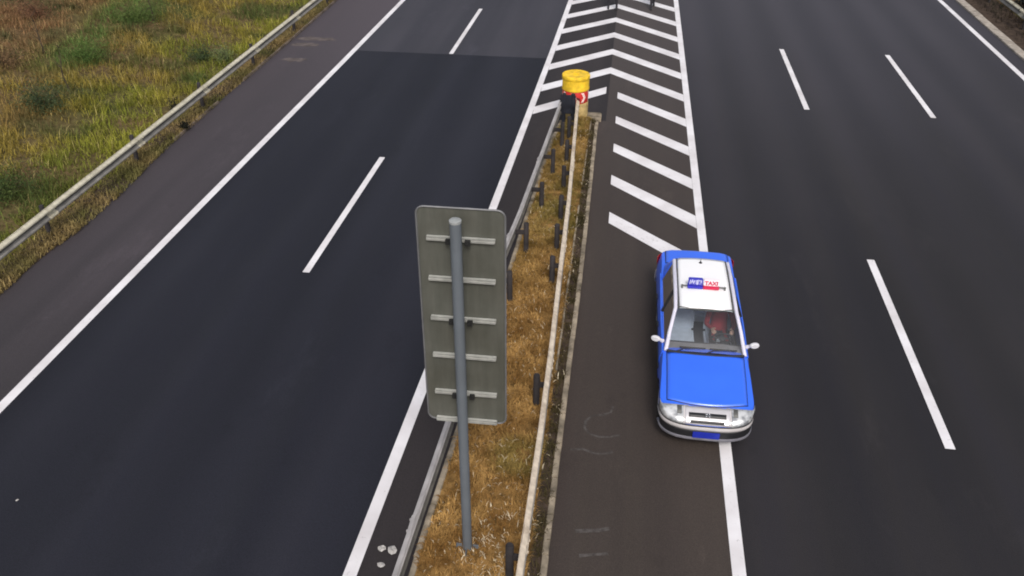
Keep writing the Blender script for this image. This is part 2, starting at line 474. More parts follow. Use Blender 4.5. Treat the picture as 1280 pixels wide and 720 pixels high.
def poly_mark(pts, mat):
    mb = MB(); mb.add([(p[0], p[1], .009) for p in pts], [tuple(range(len(pts)))])
    o = mb.build('chevron_marking', mat, smooth=False, recalc=False)
    return tag(o, kind='structure')
H2 = .31
rx = 2.07 - W - .004
for k in range(0, 16):
    ya = 29.15 + 2.06 * k
    lxx = X3(ya - 2) + W + .004
    yl = ya - (-.38 - lxx) * .95
    yr = ya - (rx + .38) * 1.0
    poly_mark([(lxx, yl - H2), (-.38, ya - H2), (rx, yr - H2), (rx, yr + H2), (-.38, ya + H2), (lxx, yl + H2)], M['paint'])
# the nearest left-hand bar, and the five right-hand bars beside the median
lxx = X3(25.2) + W + .004
poly_mark([(lxx, 25.15 - H2), (-.45, 27.2 - H2), (-.45, 27.2 + H2), (lxx, 25.15 + H2)], M['paint'])
for k in range(1, 6):
    yr = 29.15 - 2.06 * k - (rx + .38)
    x0 = -.08 + (.0 if k < 5 else .02)
    yl = yr + (rx - x0)
    poly_mark([(x0, yl - H2 * .9), (rx, yr - H2), (rx, yr + H2), (x0, yl + H2 * .9)], M['paint'] if k < 5 else M['paint_worn'])

# chalky scuffs on the asphalt beside the median
def scuff(pts, wd, mat=None):
    mb = MB(); rows = []
    for i, p in enumerate(pts):
        t = Vector(pts[min(i + 1, len(pts) - 1)]) - Vector(pts[max(i - 1, 0)]); t.normalize()
        nrm = Vector((-t.y, t.x)) * wd * random.uniform(.6, 1.3)
        rows.append([(p[0] - nrm.x, p[1] - nrm.y, .008), (p[0] + nrm.x, p[1] + nrm.y, .008)])
    mb.grid(rows)
    tag(mb.build('pavement_scuff', mat or M['scuff'], smooth=False, recalc=False), kind='structure')
scuff([(.25, 11.66), (.22, 11.5), (.1, 11.42), (-.1, 11.36), (-.19, 11.22), (-.2, 11.05), (-.12, 10.92), (.05, 10.86), (.22, 10.88), (.38, 10.95)], .025)
for y_, x_, L_ in ((31.3, -12.1, 1.5), (30.55, -12.05, 1.0), (28.85, -11.75, .8)):
    mb = MB(); m_ = 26                                      # silt washed off the verge: ragged thin patches
    pl_ = [(x_ + L_ * .5 + L_ * .55 * math.cos(2 * math.pi * k / m_) * random.uniform(.75, 1.1), y_ + .26 * math.sin(2 * math.pi * k / m_) * random.uniform(.6, 1.2), .008) for k in range(m_)]
    mb.add(pl_, [tuple(range(m_))]); tag(mb.build('pavement_silt', M['silt'], smooth=False, recalc=False), kind='structure')
scuff([(-.4, 10.5), (-.2, 10.54), (0, 10.46), (.18, 10.48), (.28, 10.54)], .025)
scuff([(-.2, 8.82), (-.02, 8.85), (.15, 8.88), (.28, 8.93)], .03)
scuff([(-.12, 8.38), (.1, 8.43), (.28, 8.47)], .03)

# ------------------------------------------------------------------ kerbs, median soil
def kerb(name, xf, y0, y1, wd, h, mat, label, seg=1.0, broken=0, mi_jit=.006):
    mb = MB()
    y = y0
    while y < y1 - .01:
        L = min(seg, y1 - y)
        if random.random() >= broken:
            x = xf(y + L / 2); x2 = xf(y + L)
            mb.box((x + random.uniform(-1, 1) * mi_jit, y + L / 2, h / 2 - .03 + random.uniform(-1, 1) * mi_jit), (wd, L - .012, h + .06), rz=-math.atan2(x2 - xf(y), L))
        y += L
    o = mb.build(name, mat, bevel=.012, seg=2, smooth=False)
    return tag(o, label, 'kerb')
LK = lambda y: interp(y, [-6, 7.1, 8.5, 10.6, 14.7, 19.5, 22.5, 24.3], [-2.62, -2.36, -2.33, -2.25, -2.10, -1.93, -1.80, -1.66])
RK = lambda y: interp(y, [0, 13, 16, 20, 24], [-.60, -.575, -.56, -.59, -.62])
kerb('kerb', RK, -6, 24.4, .09, .12, M['concrete_dirty'], 'dirty low concrete kerb between the median strip and the lane under the taxi', seg=.75)
kerb('kerb', lambda y: -.79 + .0 * y, 12.2, 24.2, .035, .16, M['concrete_dirty'], 'thin broken edging strip running close beside the right median guardrail', seg=1.1, broken=.08)
kerb('kerb', LK, -6, 24.3, .09, .09, M['concrete_dirty'], 'pale concrete kerb under the left median guardrail', seg=1.0)
kerb('kerb', lambda y: -12.27 + .004 * (y - 20), 21.5, 120, .07, .08, M['kerb_stained'], 'low dirty kerb along the left shoulder below the grassy verge', seg=1.0, broken=.12)
kerb('kerb', lambda y: 14.03, -20, 160, .34, .06, M['concrete'], 'pale brownish flat kerb along the far right edge of the carriageway', seg=1.2)
mb = MB(); mb.box((-.98, 24.75, .0), (.95, .5, .2)); 
tag(mb.build('end_slab', M['concrete_dirty'], bevel=.02, smooth=False), 'small dirty concrete slab under the yellow drum at the median tip', 'slab')

rows = []
for y in np.arange(-6, 24.3, .2):
    a, b = LK(y) + .045, RK(y) - .045
    tm = (-.80 - a) / (b - a)
    rows.append([(a + (b - a) * t, y, .07 + .10 * math.sin(math.pi * t) + .05 * float(vnoise(t * 2, y, 1.6, 11) - .5)) for t in list(np.linspace(0, tm, 9)) + list(np.linspace(tm, 1, 4))[1:]])
mb = MB(); mb.grid([r_[:9] for r_ in rows]); mb.grid([r_[8:] for r_ in rows], mi=1)
tag(mb.build('median_soil', [M['soil'], M['dirt']], recalc=False), kind='structure')
road_sheet('verge_soil', M['dirt'], lambda y: 14.18, lambda y: 15.6, -40, 200, .012)
rows = []
for y in np.arange(-6, 120, .5):
    e = -12.1 - .14 * max(0, (19 - y) / 6) + .12 * float(vnoise(0, y, .8, 5) - .5)
    e = e + (-12.36 - e) * min(1, max(0, (y - 17.5) / 4))
    rows.append([(-13.4, y, float(terrain(-13.4, y)) + .03), (-12.8, y, .05), (e, y, .012)])
mb = MB(); mb.grid(rows)
tag(mb.build('verge_soil', M['dirt'], recalc=False), kind='structure')

# ------------------------------------------------------------------ guardrails
WPF = [(-.158, .0), (-.14, .004), (-.108, .085), (-.085, .095), (-.06, .085), (-.022, .008), (0, .0), (.022, .008), (.06, .085), (.085, .095), (.108, .085), (.14, .004), (.158, .0)]
def beam(mb, xf, y0, y1, zc, face, step=.5, th=.006):
    rows = []
    WP = [(z, d * .8) for z, d in WPF]
    n_ = int((y1 - y0) / step)
    for i in range(n_ + 1):
        y = y0 + (y1 - y0) * i / n_
        x = xf(y)
        rows.append([(x + face * (d + th), y, zc + z) for z, d in WP] + [(x + face * d, y, zc + z) for z, d in WP[::-1]] + [(x + face * (WP[0][1] + th), y, zc + WP[0][0])])
    mb.grid(rows)
    L_ = len(rows[0]) - 1                       # shade painted into the valley, lower ridge and bottom lip
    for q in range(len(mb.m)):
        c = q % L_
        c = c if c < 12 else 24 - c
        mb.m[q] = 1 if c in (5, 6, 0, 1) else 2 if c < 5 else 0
    # lap joints with bolts every four metres
    y = math.ceil(y0 / 4) * 4
    while y < y1:
        x = xf(y)
        mb.grid([[(x + face * (d + th + .006), yy, zc + z * 1.01) for z, d in WP] for yy in (y - .16, y + .16)])
        for zz in (-.085, .085):
            for yy in (-.1, .1):
                mb.box((x + face * (.076 + .016), y + yy, zc + zz), (.014, .028, .028))
        y += 4
def guardrail(label, xf, y0, y1, face, post_off, post_ys, bm, pm, ref, zc=.62, post_r=.056, ptop=.80):
    t = empty('guardrail', (ref[0], ref[1], 0), label, 'guardrail')
    L = lambda o: (setattr(o, 'matrix_parent_inverse', Matrix.Translation((-ref[0], -ref[1], 0))), o)[1]
    mb = MB(); beam(mb, xf, y0, y1, zc, face); L(mb.build('beam', [bm, M['deep_shade'], M['low_shade']], t, recalc=False))
    for y in post_ys:
        mb = MB(); x = xf(y) - face * post_off
        h = ptop + random.uniform(-.03, .03)
        lean = random.uniform(-.02, .02)
        mb.tube([(x, y, -.3), (x + lean * .3, y, h - .02), (x + lean * .3, y, h)], [post_r, post_r, post_r * .8], n=14)
        p = L(mb.build('post', pm, t))
        mb = MB(); x0 = x + face * post_r * .7; x1 = xf(y) - face * .004
        mb.box(((x0 + x1) / 2, y, zc - .03), (abs(x1 - x0), .05, .10))
        b = mb.build('spacer_block', pm, p, bevel=.008, smooth=False)
        b.matrix_parent_inverse = Matrix.Translation((-ref[0], -ref[1], 0)) if False else Matrix()
    return t
LR = lambda y: interp(y, [-6, 7.12, 10.03, 15.54, 17.17, 24.3], [-2.82, -2.36, -2.25, -2.11, -1.99, -1.62])
RRx = lambda y: interp(y, [-6, 7.3, 10, 12.4, 14.8, 18, 23.7, 24.3], [-.88, -.88, -.88, -.915, -.97, -1.03, -1.22, -1.24])
guardrail('grey guardrail on the left side of the median strip, facing the dark resurfaced lanes', LR, -6, 24.2, -1, .24, [4.6, 12.5, 14.5, 16.5, 18.6, 20.5, 22.3], M['galv_dull'], M['post_dark'], (-2.1, 15))
guardrail('rust stained pale guardrail on the right side of the median, beside the taxi lane', RRx, -6, 24.2, 1, .14, [4, 7.75, 11.36, 15.2, 16.6, 18.0, 19.6, 21.2, 22.8], M['galv_rusty'], M['post_dark'], (-.9, 15))
LG = lambda y: -12.47 + (y - 14) * .0125
guardrail('long pale guardrail between the left shoulder and the grassy verge', LG, 2, 120, 1, .18, list(np.arange(4, 120, 4.0)), M['galv'], M['post_dark'], (-12.3, 30))
guardrail('silver guardrail beyond the kerb at the far right edge of the road', lambda y: 14.98, -6, 120, -1, .18, list(np.arange(-4, 120, 4.0)), M['galv'], M['post_dark'], (14.7, 30))

# rounded dark end piece joining the two median rails, behind the drum
t = empty('guardrail_terminal', (-1.44, 24.25, 0), 'dark rounded guardrail end piece tucked under the yellow drum', 'guardrail end')
mb = MB()
rows = []
for a in np.linspace(math.pi, 0, 13):
    cx, cy = -.0 + .20 * math.cos(a), .06 + .26 * math.sin(a)
    nx, ny = math.cos(a), math.sin(a)
    rows.append([(cx + nx * d, cy + ny * d, .62 + z) for z, d in WPF])
mb.grid(rows); o = mb.build('nose_plate', M['navy_steel'], t, solid=.008)
for xx in (-.13, .12):
    mb = MB(); mb.tube([(xx, -.28, -.2), (xx, -.28, 1.0)], .055, 14); mb.lathe([(.0, .03), (.04, .02), (.06, 0)], (xx, -.28, 1.0)); mb.build('post', M['navy_steel'], t)
mb = MB(); mb.box((-.02, -.3, .70), (.44, .04, .56)); mb.build('back_plate', M['navy_steel'], t, bevel=.01, smooth=False)

# yellow crash drum with a red chevron band
t = empty('crash_drum', (-1.30, 24.72, .10), 'yellow crash drum with red band and white arrow at the median tip', 'crash drum')
mb = MB(); mb.lathe([(.37, 0), (.385, .02), (.385, .44), (.375, .46)], n=48); mb.build('drum_base', M['yellow_dirty'], t)
mb = MB(); mb.lathe([(.372, .455), (.378, .465), (.378, .80), (.372, .81)], n=48); mb.build('reflective_band', M['red_band'], t)
mb = MB(); mb.lathe([(.372, .805), (.395, .82), (.40, .86), (.39, .9), (.39, 1.12), (.405, 1.14), (.41, 1.20), (.40, 1.235), (.36, 1.25), (.33, 1.235), (.10, 1.24), (.0, 1.25)], n=48)
mb.box((0, 0, 1.262), (.16, .05, .035)); mb.build('drum_cap', M['yellow'], t)
bandz = (.49, .78)
for k in range(8):
    a0 = -math.pi / 2 + .62 - 2 * math.pi / 8 * k
    rows = []
    for j in range(9):
        v = j / 8; z = bandz[0] + (bandz[1] - bandz[0]) * v
        sh = .22 * (1 - abs(2 * v - 1))
        rows.append([(.3805 * math.cos(a0 + sh + u), .3805 * math.sin(a0 + sh + u), z) for u in np.linspace(-.11, .11, 5)])
    mb = MB(); mb.grid(rows); mb.build('arrow_mark', M['white_band'], t, solid=.002)

# ------------------------------------------------------------------ road sign seen from behind
t = empty('road_sign', (-1.655, 8.155, 0), 'tall road sign seen from behind, grey panel on a single post in the median', 'road sign')
mb = MB()
def rrect(x0, x1, z0, z1, rad, n=6):
    pts = []
    for cx, cz, a in ((x1 - rad, z1 - rad, 0), (x0 + rad, z1 - rad, 90), (x0 + rad, z0 + rad, 180), (x1 - rad, z0 + rad, 270)):
        for k in range(n + 1):
            an = R(a + 90 * k / n); pts.append((cx + rad * math.cos(an), cz + rad * math.sin(an)))
    return pts
pts = rrect(-.475, .515, 2.345, 5.36, .09)
n_ = len(pts)
mb.add([(x, .195, z) for x, z in pts] + [(x, .2, z) for x, z in pts], [tuple(range(n_))] + [(i, (i + 1) % n_, (i + 1) % n_ + n_, i + n_) for i in range(n_)])
mb.build('panel', M['sign_back'], t, smooth=False)
mb = MB(); mb.add([(x, .203, z) for x, z in pts], [tuple(range(n_))[::-1]]); mb.build('sign_face', M['sign_face'], t, smooth=False)
mb = MB()   # rolled edge
for i in range(n_):
    a, b = pts[i], pts[(i + 1) % n_]
    mb.tube([(a[0], .19, a[1]), (b[0], .19, b[1])], .011, 6)
mb.build('panel_edge', M['grey_trim'] if False else simple('panel_edge', (.16, .16, .165), .45, metal=.3), t)
for z in (4.99, 4.465, 3.92, 3.38, 2.815, 2.375):
    mb = MB(); mb.box((.02, .166, z), (.77, .05, .042)); mb.box((.02, .138, z + .018), (.77, .008, .014)); mb.box((.02, .138, z - .018), (.77, .008, .014))
    o = mb.build('stiffener_rail', M['sign_rail'], t, bevel=.004, smooth=False)
    mb = MB()
    if z in (4.99, 3.92, 2.815):
        for s_ in (-1, 1):
            mb.box((s_ * .108, .10, z - .005), (.06, .05, .055)); mb.tube([(s_ * .10, .05, z), (s_ * .10, .14, z)], .013, 8)
    rows = [[(.068 * math.cos(a), .068 * math.sin(a), z + dz) for dz in (-.014, .014)] for a in np.linspace(-math.pi * .02, -math.pi * .98, 16)]
    mb.grid(rows); cl_m = mb.build('clamp', [M['clamp'], M['sign_post']], o, recalc=False)
    nb_ = len(cl_m.data.polygons) - 15
    for p_ in cl_m.data.polygons: p_.material_index = 1 if p_.index >= nb_ else 0
mb = MB(); mb.tube([(0, 0, .02), (0, 0, 5.30)], .064, 24); mb.build('post', M['sign_post'], t)
mb = MB(); mb.lathe([(.0, 5.325), (.055, 5.322), (.068, 5.312), (.068, 5.285)], n=24); mb.build('post_cap', M['post_cap'], t)
mb = MB(); mb.box((0, 0, .155), (.34, .34, .025)); 
for a in range(4):
    an = R(90 * a); mb.box((.115 * math.cos(an), .115 * math.sin(an), .22), (.1, .014, .11), rz=an, taper=.75)
    mb.tube([(.13 * math.cos(an + .78), .13 * math.sin(an + .78), .16), (.13 * math.cos(an + .78), .13 * math.sin(an + .78), .205)], .014, 6)
mb.build('base_plate', M['sign_post'], t, smooth=False)

# ------------------------------------------------------------------ taxi
CX, CY, CL = 1.715, 10.74, 4.86
car = empty('taxi', (CX, CY + CL / 2, 0), 'blue and white saloon taxi driving towards the camera over the solid white line', 'taxi')
HW = .75
def plan_w(s, z):
    """half width of the body at s metres behind the nose"""
    nf, df = 3.3, .62
    nb, db = 4.2, .42
    sm = max(0.0, min(1, s / df)); wv = (1 - (1 - sm) ** nf) ** (1 / nf) if s < df else 1
    se = max(0.0, min(1, (CL - s) / db)); wb = (1 - (1 - se) ** nb) ** (1 / nb) if CL - s < db else 1
    tum = interp(z, [.2, .35, .55, .70, .82, .93], [.93, .975, 1.0, .985, .955, .90])
    return HW * wv * wb * tum
def top_z(s):
    return interp(s, [0, .06, .16, .30, .42, .9, 1.36, 1.6, 3.6, 4.1, 4.25, 4.70, 4.79, 4.86], [.50, .58, .645, .695, .715, .835, .905, .905, .905, .95, .965, .965, .92, .6])
def bot_z(s):
    z = interp(s, [0, .3, .6, 4.2, 4.86], [.24, .20, .19, .2, .27])
    for c in (.86, 3.52):
        d = s - c
        if abs(d) < .345: z = max(z, .30 + math.sqrt(.345 ** 2 - d * d))
    return z
def body_pt(s, v, off=0):
    """v 0..1 up the side (bottom to shoulder), 1..2 across the top to the centre line; right side"""
    zb, zt = bot_z(s), top_z(s)
    sh = zt - .035
    if v <= 1:
        z = zb + (sh - zb) * v
        return (plan_w(s, z) + off, z)
    u = v - 1
    w0 = plan_w(s, sh)
    x = w0 * (1 - u)
    z = sh + .035 * math.sin(min(1, u * 3.2) * math.pi / 2) + .022 * (1 - (1 - u) ** 2) * min(1, s / .4)
    return (x, z + off)
ss = sorted(set([0.0, .0005, 0.002, .01, .025, .05, .08, .12, .17, .23, .3, .38, .45] + list(np.round(np.arange(.5, 1.26, .03), 3)) + list(np.round(np.arange(1.3, 3.2, .1), 3)) + list(np.round(np.arange(3.15, 3.9, .03), 3)) + [3.95, 4.05, 4.15, 4.25, 4.35, 4.45, 4.53, 4.6, 4.66, 4.7, 4.74, 4.78, 4.81, 4.835, 4.85, 4.857, 4.86]))
vv = list(np.linspace(0, 1, 10)) + [1.04, 1.1, 1.18, 1.28, 1.4, 1.6, 1.8, 2.0]
def cy(s): return s - CL / 2
mb = MB()
for sg in (-1, 1):
    rows = [[(sg * body_pt(s, v)[0], cy(s), body_pt(s, v)[1]) for v in vv] for s in ss]
    mb.grid(rows)
# open the cabin: drop top faces between the two screens
keep = []
for f in mb.f:
    c = [sum(mb.v[i][k] for i in f) / len(f) for k in range(3)]
    s_ = c[1] + CL / 2
    keep.append(not (1.50 < s_ < 4.02 and abs(c[0]) < .60 and c[2] > .85))
mb.f = [f for f, k in zip(mb.f, keep) if k]; mb.m = [0] * len(mb.f)
body = mb.build('body', M['blue_paint'], car, recalc=False, angle=50)
bmx = bmesh.new(); bmx.from_mesh(body.data)
bmesh.ops.remove_doubles(bmx, verts=bmx.verts, dist=.0005); bmesh.ops.recalc_face_normals(bmx, faces=bmx.faces)
bmx.to_mesh(body.data); bmx.free(); body.data.polygons.foreach_set('use_smooth', [True] * len(body.data.polygons))

def surf_panel(name, mat, s0, s1, v0, v1, off, sg, parent, ns=14, nv=10, th=.004):
    rows = []
    for s in np.linspace(s0, s1, ns):
        rows.append([(sg * body_pt(s, v, off)[0], cy(s), body_pt(s, v, off)[1]) for v in np.linspace(v0, v1, nv)])
    m_ = MB(); m_.grid(rows, flip=sg < 0)
    return m_.build(name, mat, parent, recalc=False, solid=th)
def top_panel(name, mat, s0, s1, half, off, parent, ns=20, front_curve=0):
    rows = []
    for s in np.linspace(s0, s1, ns):
        row = []
        for x in np.linspace(-half, half, 21):
            se = s + front_curve * (x / half) ** 2 * (1 - (s - s0) / (s1 - s0))
            w0 = plan_w(se, top_z(se) - .035)
            u = max(.0, 1 - abs(x) / w0)
            row.append((x if abs(x) < w0 else math.copysign(w0, x), cy(se), body_pt(se, 1 + u)[1] + off))
        rows.append(row)
    m_ = MB(); m_.grid(rows)
    return m_.build(name, mat, parent, recalc=False, solid=.004)
top_panel('bonnet_gap', M['black_trim'], .262, 1.40, .640, .0045, car, front_curve=.10)
top_panel('boot_gap', M['black_trim'], 4.225, 4.755, .612, .0045, car)
top_panel('bonnet', M['blue_paint'], .275, 1.37, .63, .008, car, front_curve=.10)
top_panel('boot_lid', M['blue_paint'], 4.24, 4.74, .60, .008, car)
surf = {}
for sg in (-1, 1):
    d = surf_panel('door', M['blue_paint'], 1.42, 2.60, .10, .99, .006, sg, car, ns=20)
    m_ = MB(); m_.box((sg * (HW + .016), cy(2.42), .745), (.03, .17, .035)); m_.build('handle', M['black_trim'], d, bevel=.01)
    d = surf_panel('door', M['blue_paint'], 2.63, 3.45, .10 if False else .5, .99, .006, sg, car, ns=16)
    m_ = MB(); m_.box((sg * (HW + .016), cy(3.32), .745), (.03, .17, .035)); m_.build('handle', M['black_trim'], d, bevel=.01)
    surf_panel('side_moulding', M['black_trim'], 1.3, 3.15, .60, .68, .014, sg, car, nv=3, th=.01)
    surf_panel('sill', M['black_trim'], 1.26, 3.12, .0, .09, .004, sg, car, nv=3, th=.01)

# front end: swept strips that follow the rounded nose
def inv_top(z):
    """distance behind the nose at which the rounded front reaches height z"""
    return interp(z, [.50, .58, .645, .695], [.0, .06, .16, .30])
def nose_strip(name, mat, prof, x0, x1, parent, n_=40, th=.006, rear=False, skin=False):
    """prof: (inset, z) pairs swept between two x values along the nose curve; skin=True lays them on the body"""
    rows = []
    df, nf = .62, 3.3
    if rear: df, nf = .42, 4.2
    for k in range(n_ + 1):
        x = x0 + (x1 - x0) * k / n_
        q = min(.9995, abs(x) / HW)
        s = df * (1 - (1 - q ** nf) ** (1 / nf))
        q2 = min(.9995, q + 1e-3); s2 = df * (1 - (1 - q2 ** nf) ** (1 / nf))
        tx, ts = (q2 - q) * HW, s2 - s
        L_ = math.hypot(tx, ts); nx, nsn = ts / L_, -tx / L_
        sx = 1 if x >= 0 else -1
        row = []
        for ins, z in prof:
            if skin:
                t_ = inv_top(z); k_ = .05
                sm = max(s, t_) + k_ * max(0, 1 - abs(s - t_) / k_) ** 2 * .25
                px, ps = abs(x) + nx * -ins, sm - .012 + nsn * -ins * .4
            else:
                px, ps = abs(x) - nx * ins, s - nsn * ins
            row.append((sx * px, cy(ps) if not rear else cy(CL - ps), z + (.006 if skin else 0)))
        rows.append(row)
    m_ = MB(); m_.grid(rows)
    return m_.build(name, mat, parent, recalc=True, solid=th, angle=50)
nose_strip('bumper_gap', M['black_trim'], [(-.006, .534), (-.010, .526), (-.010, .514)], -.747, .747, car, 70)
fb = nose_strip('front_bumper', M['bumper_white'], [(.02, .517), (-.008, .508), (-.014, .488), (-.015, .46), (-.006, .43)], -.748, .748, car, 70)
nose_strip('bumper_slot', M['black_trim'], [(-.002, .43), (-.003, .40), (-.004, .31), (-.002, .292)], -.72, .72, fb, 50)
nose_strip('front_lip', M['lip_grey'], [(.02, .296), (-.012, .285), (-.016, .26), (-.005, .235), (.04, .22)], -.742, .742, car, 60)
nose_strip('front_panel', M['bumper_white'], [(0, z_) for z_ in (.692, .67, .64, .60, .56, .527)], -.744, .744, car, 70, th=.004, skin=True)
gr = nose_strip('grille', M['silver_paint'], [(-.005, .688), (-.005, .67), (-.005, .64), (-.005, .60), (-.005, .56), (-.005, .528)], -.35, .35, car, 30, skin=True)
nose_strip('grille_slot', M['black_trim'], [(-.010, .650), (-.010, .630), (-.010, .612)], -.29, .29, gr, 30, th=.012, skin=True)
nose_strip('grille_slot', M['black_trim'], [(-.010, .585), (-.010, .57), (-.010, .55)], -.26, .26, gr, 30, th=.012, skin=True)
for sg in (-1, 1):
    h = nose_strip('headlight', M['headlamp'], [(-.006, .692), (-.006, .672), (-.006, .64), (-.006, .60), (-.006, .56), (-.006, .526)], sg * .37, sg * .742, car, 30, skin=True)
    nose_strip('indicator', M['grey_trim'], [(-.012, .688), (-.012, .66), (-.012, .635)], sg * .40, sg * .47, h, 8, th=.012, skin=True)
    nose_strip('tail_light', M['red_lens'], [(.0, .85), (-.006, .83), (-.008, .74), (-.005, .66)], sg * .42, sg * .74, car, 20, rear=True)
nose_strip('rear_bumper', M['silver_paint'], [(.03, .56), (-.01, .54), (-.02, .48), (-.018, .36), (.0, .27)], -.745, .745, car, 60, rear=True)
# double arrow badge
m_ = MB()
for dz in (0, .032):
    for sx in (-1, 1):
        rows = [[(sx * .0, 0, .03 + dz), (sx * .0, 0, .012 + dz)], [(sx * .045, 0, .0 + dz), (sx * .045, 0, -.018 + dz)]]
        m_.grid(rows)
bd = m_.build('badge', M['chrome'], car, solid=.012, recalc=False); bd.location = (0, cy(.075), .655); bd.rotation_euler = (R(-38), 0, 0)
pl = MB(); pl.box((0, cy(-.02), .355), (.42, .014, .125)); pl.build('number_plate', M['plate_blue'], car, bevel=.006)
pl = MB(); pl.box((0, cy(CL + .012), .64), (.44, .014, .14)); pl.build('number_plate', M['plate_blue'], car, bevel=.006)

# wheels
def wheel(s, sg):
    o = bpy.data.objects.new('wheel', None); COL.objects.link(o); o.parent = car; o.location = (sg * .635, cy(s), .30); o.empty_display_size = .1
    a = MB(); a.lathe([(.20, -.085), (.27, -.09), (.295, -.07), (.302, -.03), (.302, .03), (.295, .07), (.27, .09), (.20, .085)], axis='x', n=36); a.build('tyre', M['rubber'], o)
    a = MB(); a.lathe([(.20, -.08), (.19, .02), (.205, .085), (.2, .078), (.17, .06), (.07, .075), (.05, .085), (0, .085)] if sg > 0 else [(.20, .08), (.19, -.02), (.205, -.085), (.2, -.078), (.17, -.06), (.07, -.075), (.05, -.085), (0, -.085)], axis='x', n=36)
    for k in range(8):
        an = 2 * math.pi * k / 8
        a.box((sg * .064, .12 * math.cos(an), .12 * math.sin(an)), (.012, .03, .03))
    a.build('rim', M['silver_paint'], o)
for s in (.86, 3.52):
    for sg in (-1, 1): wheel(s, sg)
m_ = MB(); m_.box((0, cy(2.35), .24), (1.3, 4.0, .1)); m_.build('underbody', M['black_trim'], car)

# cabin
RZ = 1.36
def roof_pt(x, s):
    q = (s - 2.9) / .85
    return (x, cy(s), RZ + .035 * (1 - (x / .5) ** 2) - .018 * q * q)
rows = [[roof_pt(x * (1 - .04 * abs((s - 2.6) / 1.2) ** 3), s) for x in np.linspace(-.445, .445, 15)] for s in np.linspace(2.06, 3.76, 22)]
m_ = MB(); m_.grid(rows); m_.build('roof', M['white_paint'], car, recalc=False, solid=.008)
BX, WB, WT = .655, (1.36, .915), (2.06, RZ)     # screen base / top
for sg in (-1, 1):
    # drip channel, cant rail, pillars
    m_ = MB(); m_.tube([(sg * .462, cy(2.06), RZ - .012), (sg * .47, cy(2.6), RZ + .008), (sg * .465, cy(3.3), RZ + .005), (sg * .45, cy(3.76), RZ - .022)], .014, 8); m_.build('roof_gutter', M['grey_trim'], car)
    m_ = MB(); m_.tube([(sg * .655, cy(1.40), .91), (sg * .585, cy(1.76), 1.15), (sg * .513, cy(2.08), 1.335), (sg * .503, cy(2.6), 1.36), (sg * .50, cy(3.2), 1.358), (sg * .49, cy(3.72), 1.325)], [.034, .032, .034, .036, .036, .036], 10); m_.build('roof_side_rail', M['lilac_trim'], car)
    m_ = MB(); rows = []
    for q in np.linspace(0, 1, 8):
        xo = .50 + (.635 - .50) * q ** .9; z = 1.335 + (.93 - 1.335) * q
        rows.append([(sg * xo, cy(3.60 - .0 * q), z), (sg * (xo + .012), cy(3.68 + .25 * q), z), (sg * (xo - .015), cy(3.74 + .43 * q), z), (sg * (xo - .06), cy(3.77 + .47 * q), z + .004)])
    m_.grid(rows, flip=sg > 0); m_.build('rear_pillar', M['blue_paint'], car, recalc=False, solid=.02)
    m_ = MB(); m_.tube([(sg * .70, cy(2.62), .88), (sg * .60, cy(2.64), 1.15), (sg * .517, cy(2.66), 1.35)], .026, 8); m_.build('centre_pillar', M['black_trim'], car)
    for a, b, c, d in ((1.52, 2.59, 2.14, 2.63), (2.66, 3.62, 2.69, 3.60)):
        m_ = MB(); rows = []
        for q in np.linspace(0, 1, 8):
            xo = .695 - .035 * (1 - q) * 0 + (.515 - .695) * q ** 1.1; z = .885 + (1.345 - .885) * q
            rows.append([(sg * xo, cy(s0 + (s1 - s0) * q), z) for s0, s1 in zip(np.linspace(a, b, 6), np.linspace(c, d, 6))])
        m_.grid(rows); m_.build('side_window', M['glass_side'], car, recalc=False)
    # belt rail
    m_ = MB(); m_.tube([(sg * .70, cy(1.42), .885), (sg * .712, cy(2.4), .885), (sg * .70, cy(3.9), .90)], .018, 8); m_.build('belt_trim', M['blue_paint'], car)
    # mirror
    r_ = bpy.data.objects.new('door_mirror', None); COL.objects.link(r_); r_.parent = car; r_.location = (sg * .70, cy(1.66), .93); r_.empty_display_size = .05
    m_ = MB(); m_.lathe([(0, -.045), (.04, -.042), (.07, -.02), (.078, .0), (.075, .03), (.06, .05), (0, .05)], n=20)
    o = m_.build('mirror_housing', M['mirror_white'], r_); o.scale = (1.1, .62, .9); o.location = (sg * .12, -.02, .055); o.rotation_euler = (R(90), 0, R(sg * 18))
    m_ = MB(); m_.tube([(0, 0, -.01), (sg * .04, -.01, .015), (sg * .09, -.02, .045)], [.04, .028, .03], 10); m_.build('mirror_arm', M['lilac_trim'], r_)
# windscreens
def screen(name, b, t_, wb, wt, bulge, mat):
    rows = []
    for q in np.linspace(0, 1, 14):
        s, z = b[0] + (t_[0] - b[0]) * q, b[1] + (t_[1] - b[1]) * q + .02 * math.sin(q * math.pi)
        hw = wb + (wt - wb) * q
        rows.append([(x * hw, cy(s + bulge * x * x), z) for x in np.linspace(-1, 1, 15)])
    m_ = MB(); m_.grid(rows); return m_.build(name, mat, car, recalc=False)
ws = screen('windscreen', (1.37, .915), (2.04, 1.368), .63, .475, .05, M['glass'])
screen('rear_window', (4.22, .945), (3.78, 1.352), .60, .45, -.04, M['glass_side'])
m_ = MB(); m_.tube([(x * .475, cy(2.05 + .05 * x * x), RZ - .004 - .004) for x in np.linspace(-1, 1, 9)], .02, 8); m_.build('windscreen_header', M['grey_trim'], car)
m_ = MB(); m_.tube([(x * .64, cy(1.335 + .05 * x * x), .93) for x in np.linspace(-1, 1, 9)], .022, 8); m_.build('cowl_trim', M['black_trim'], car)
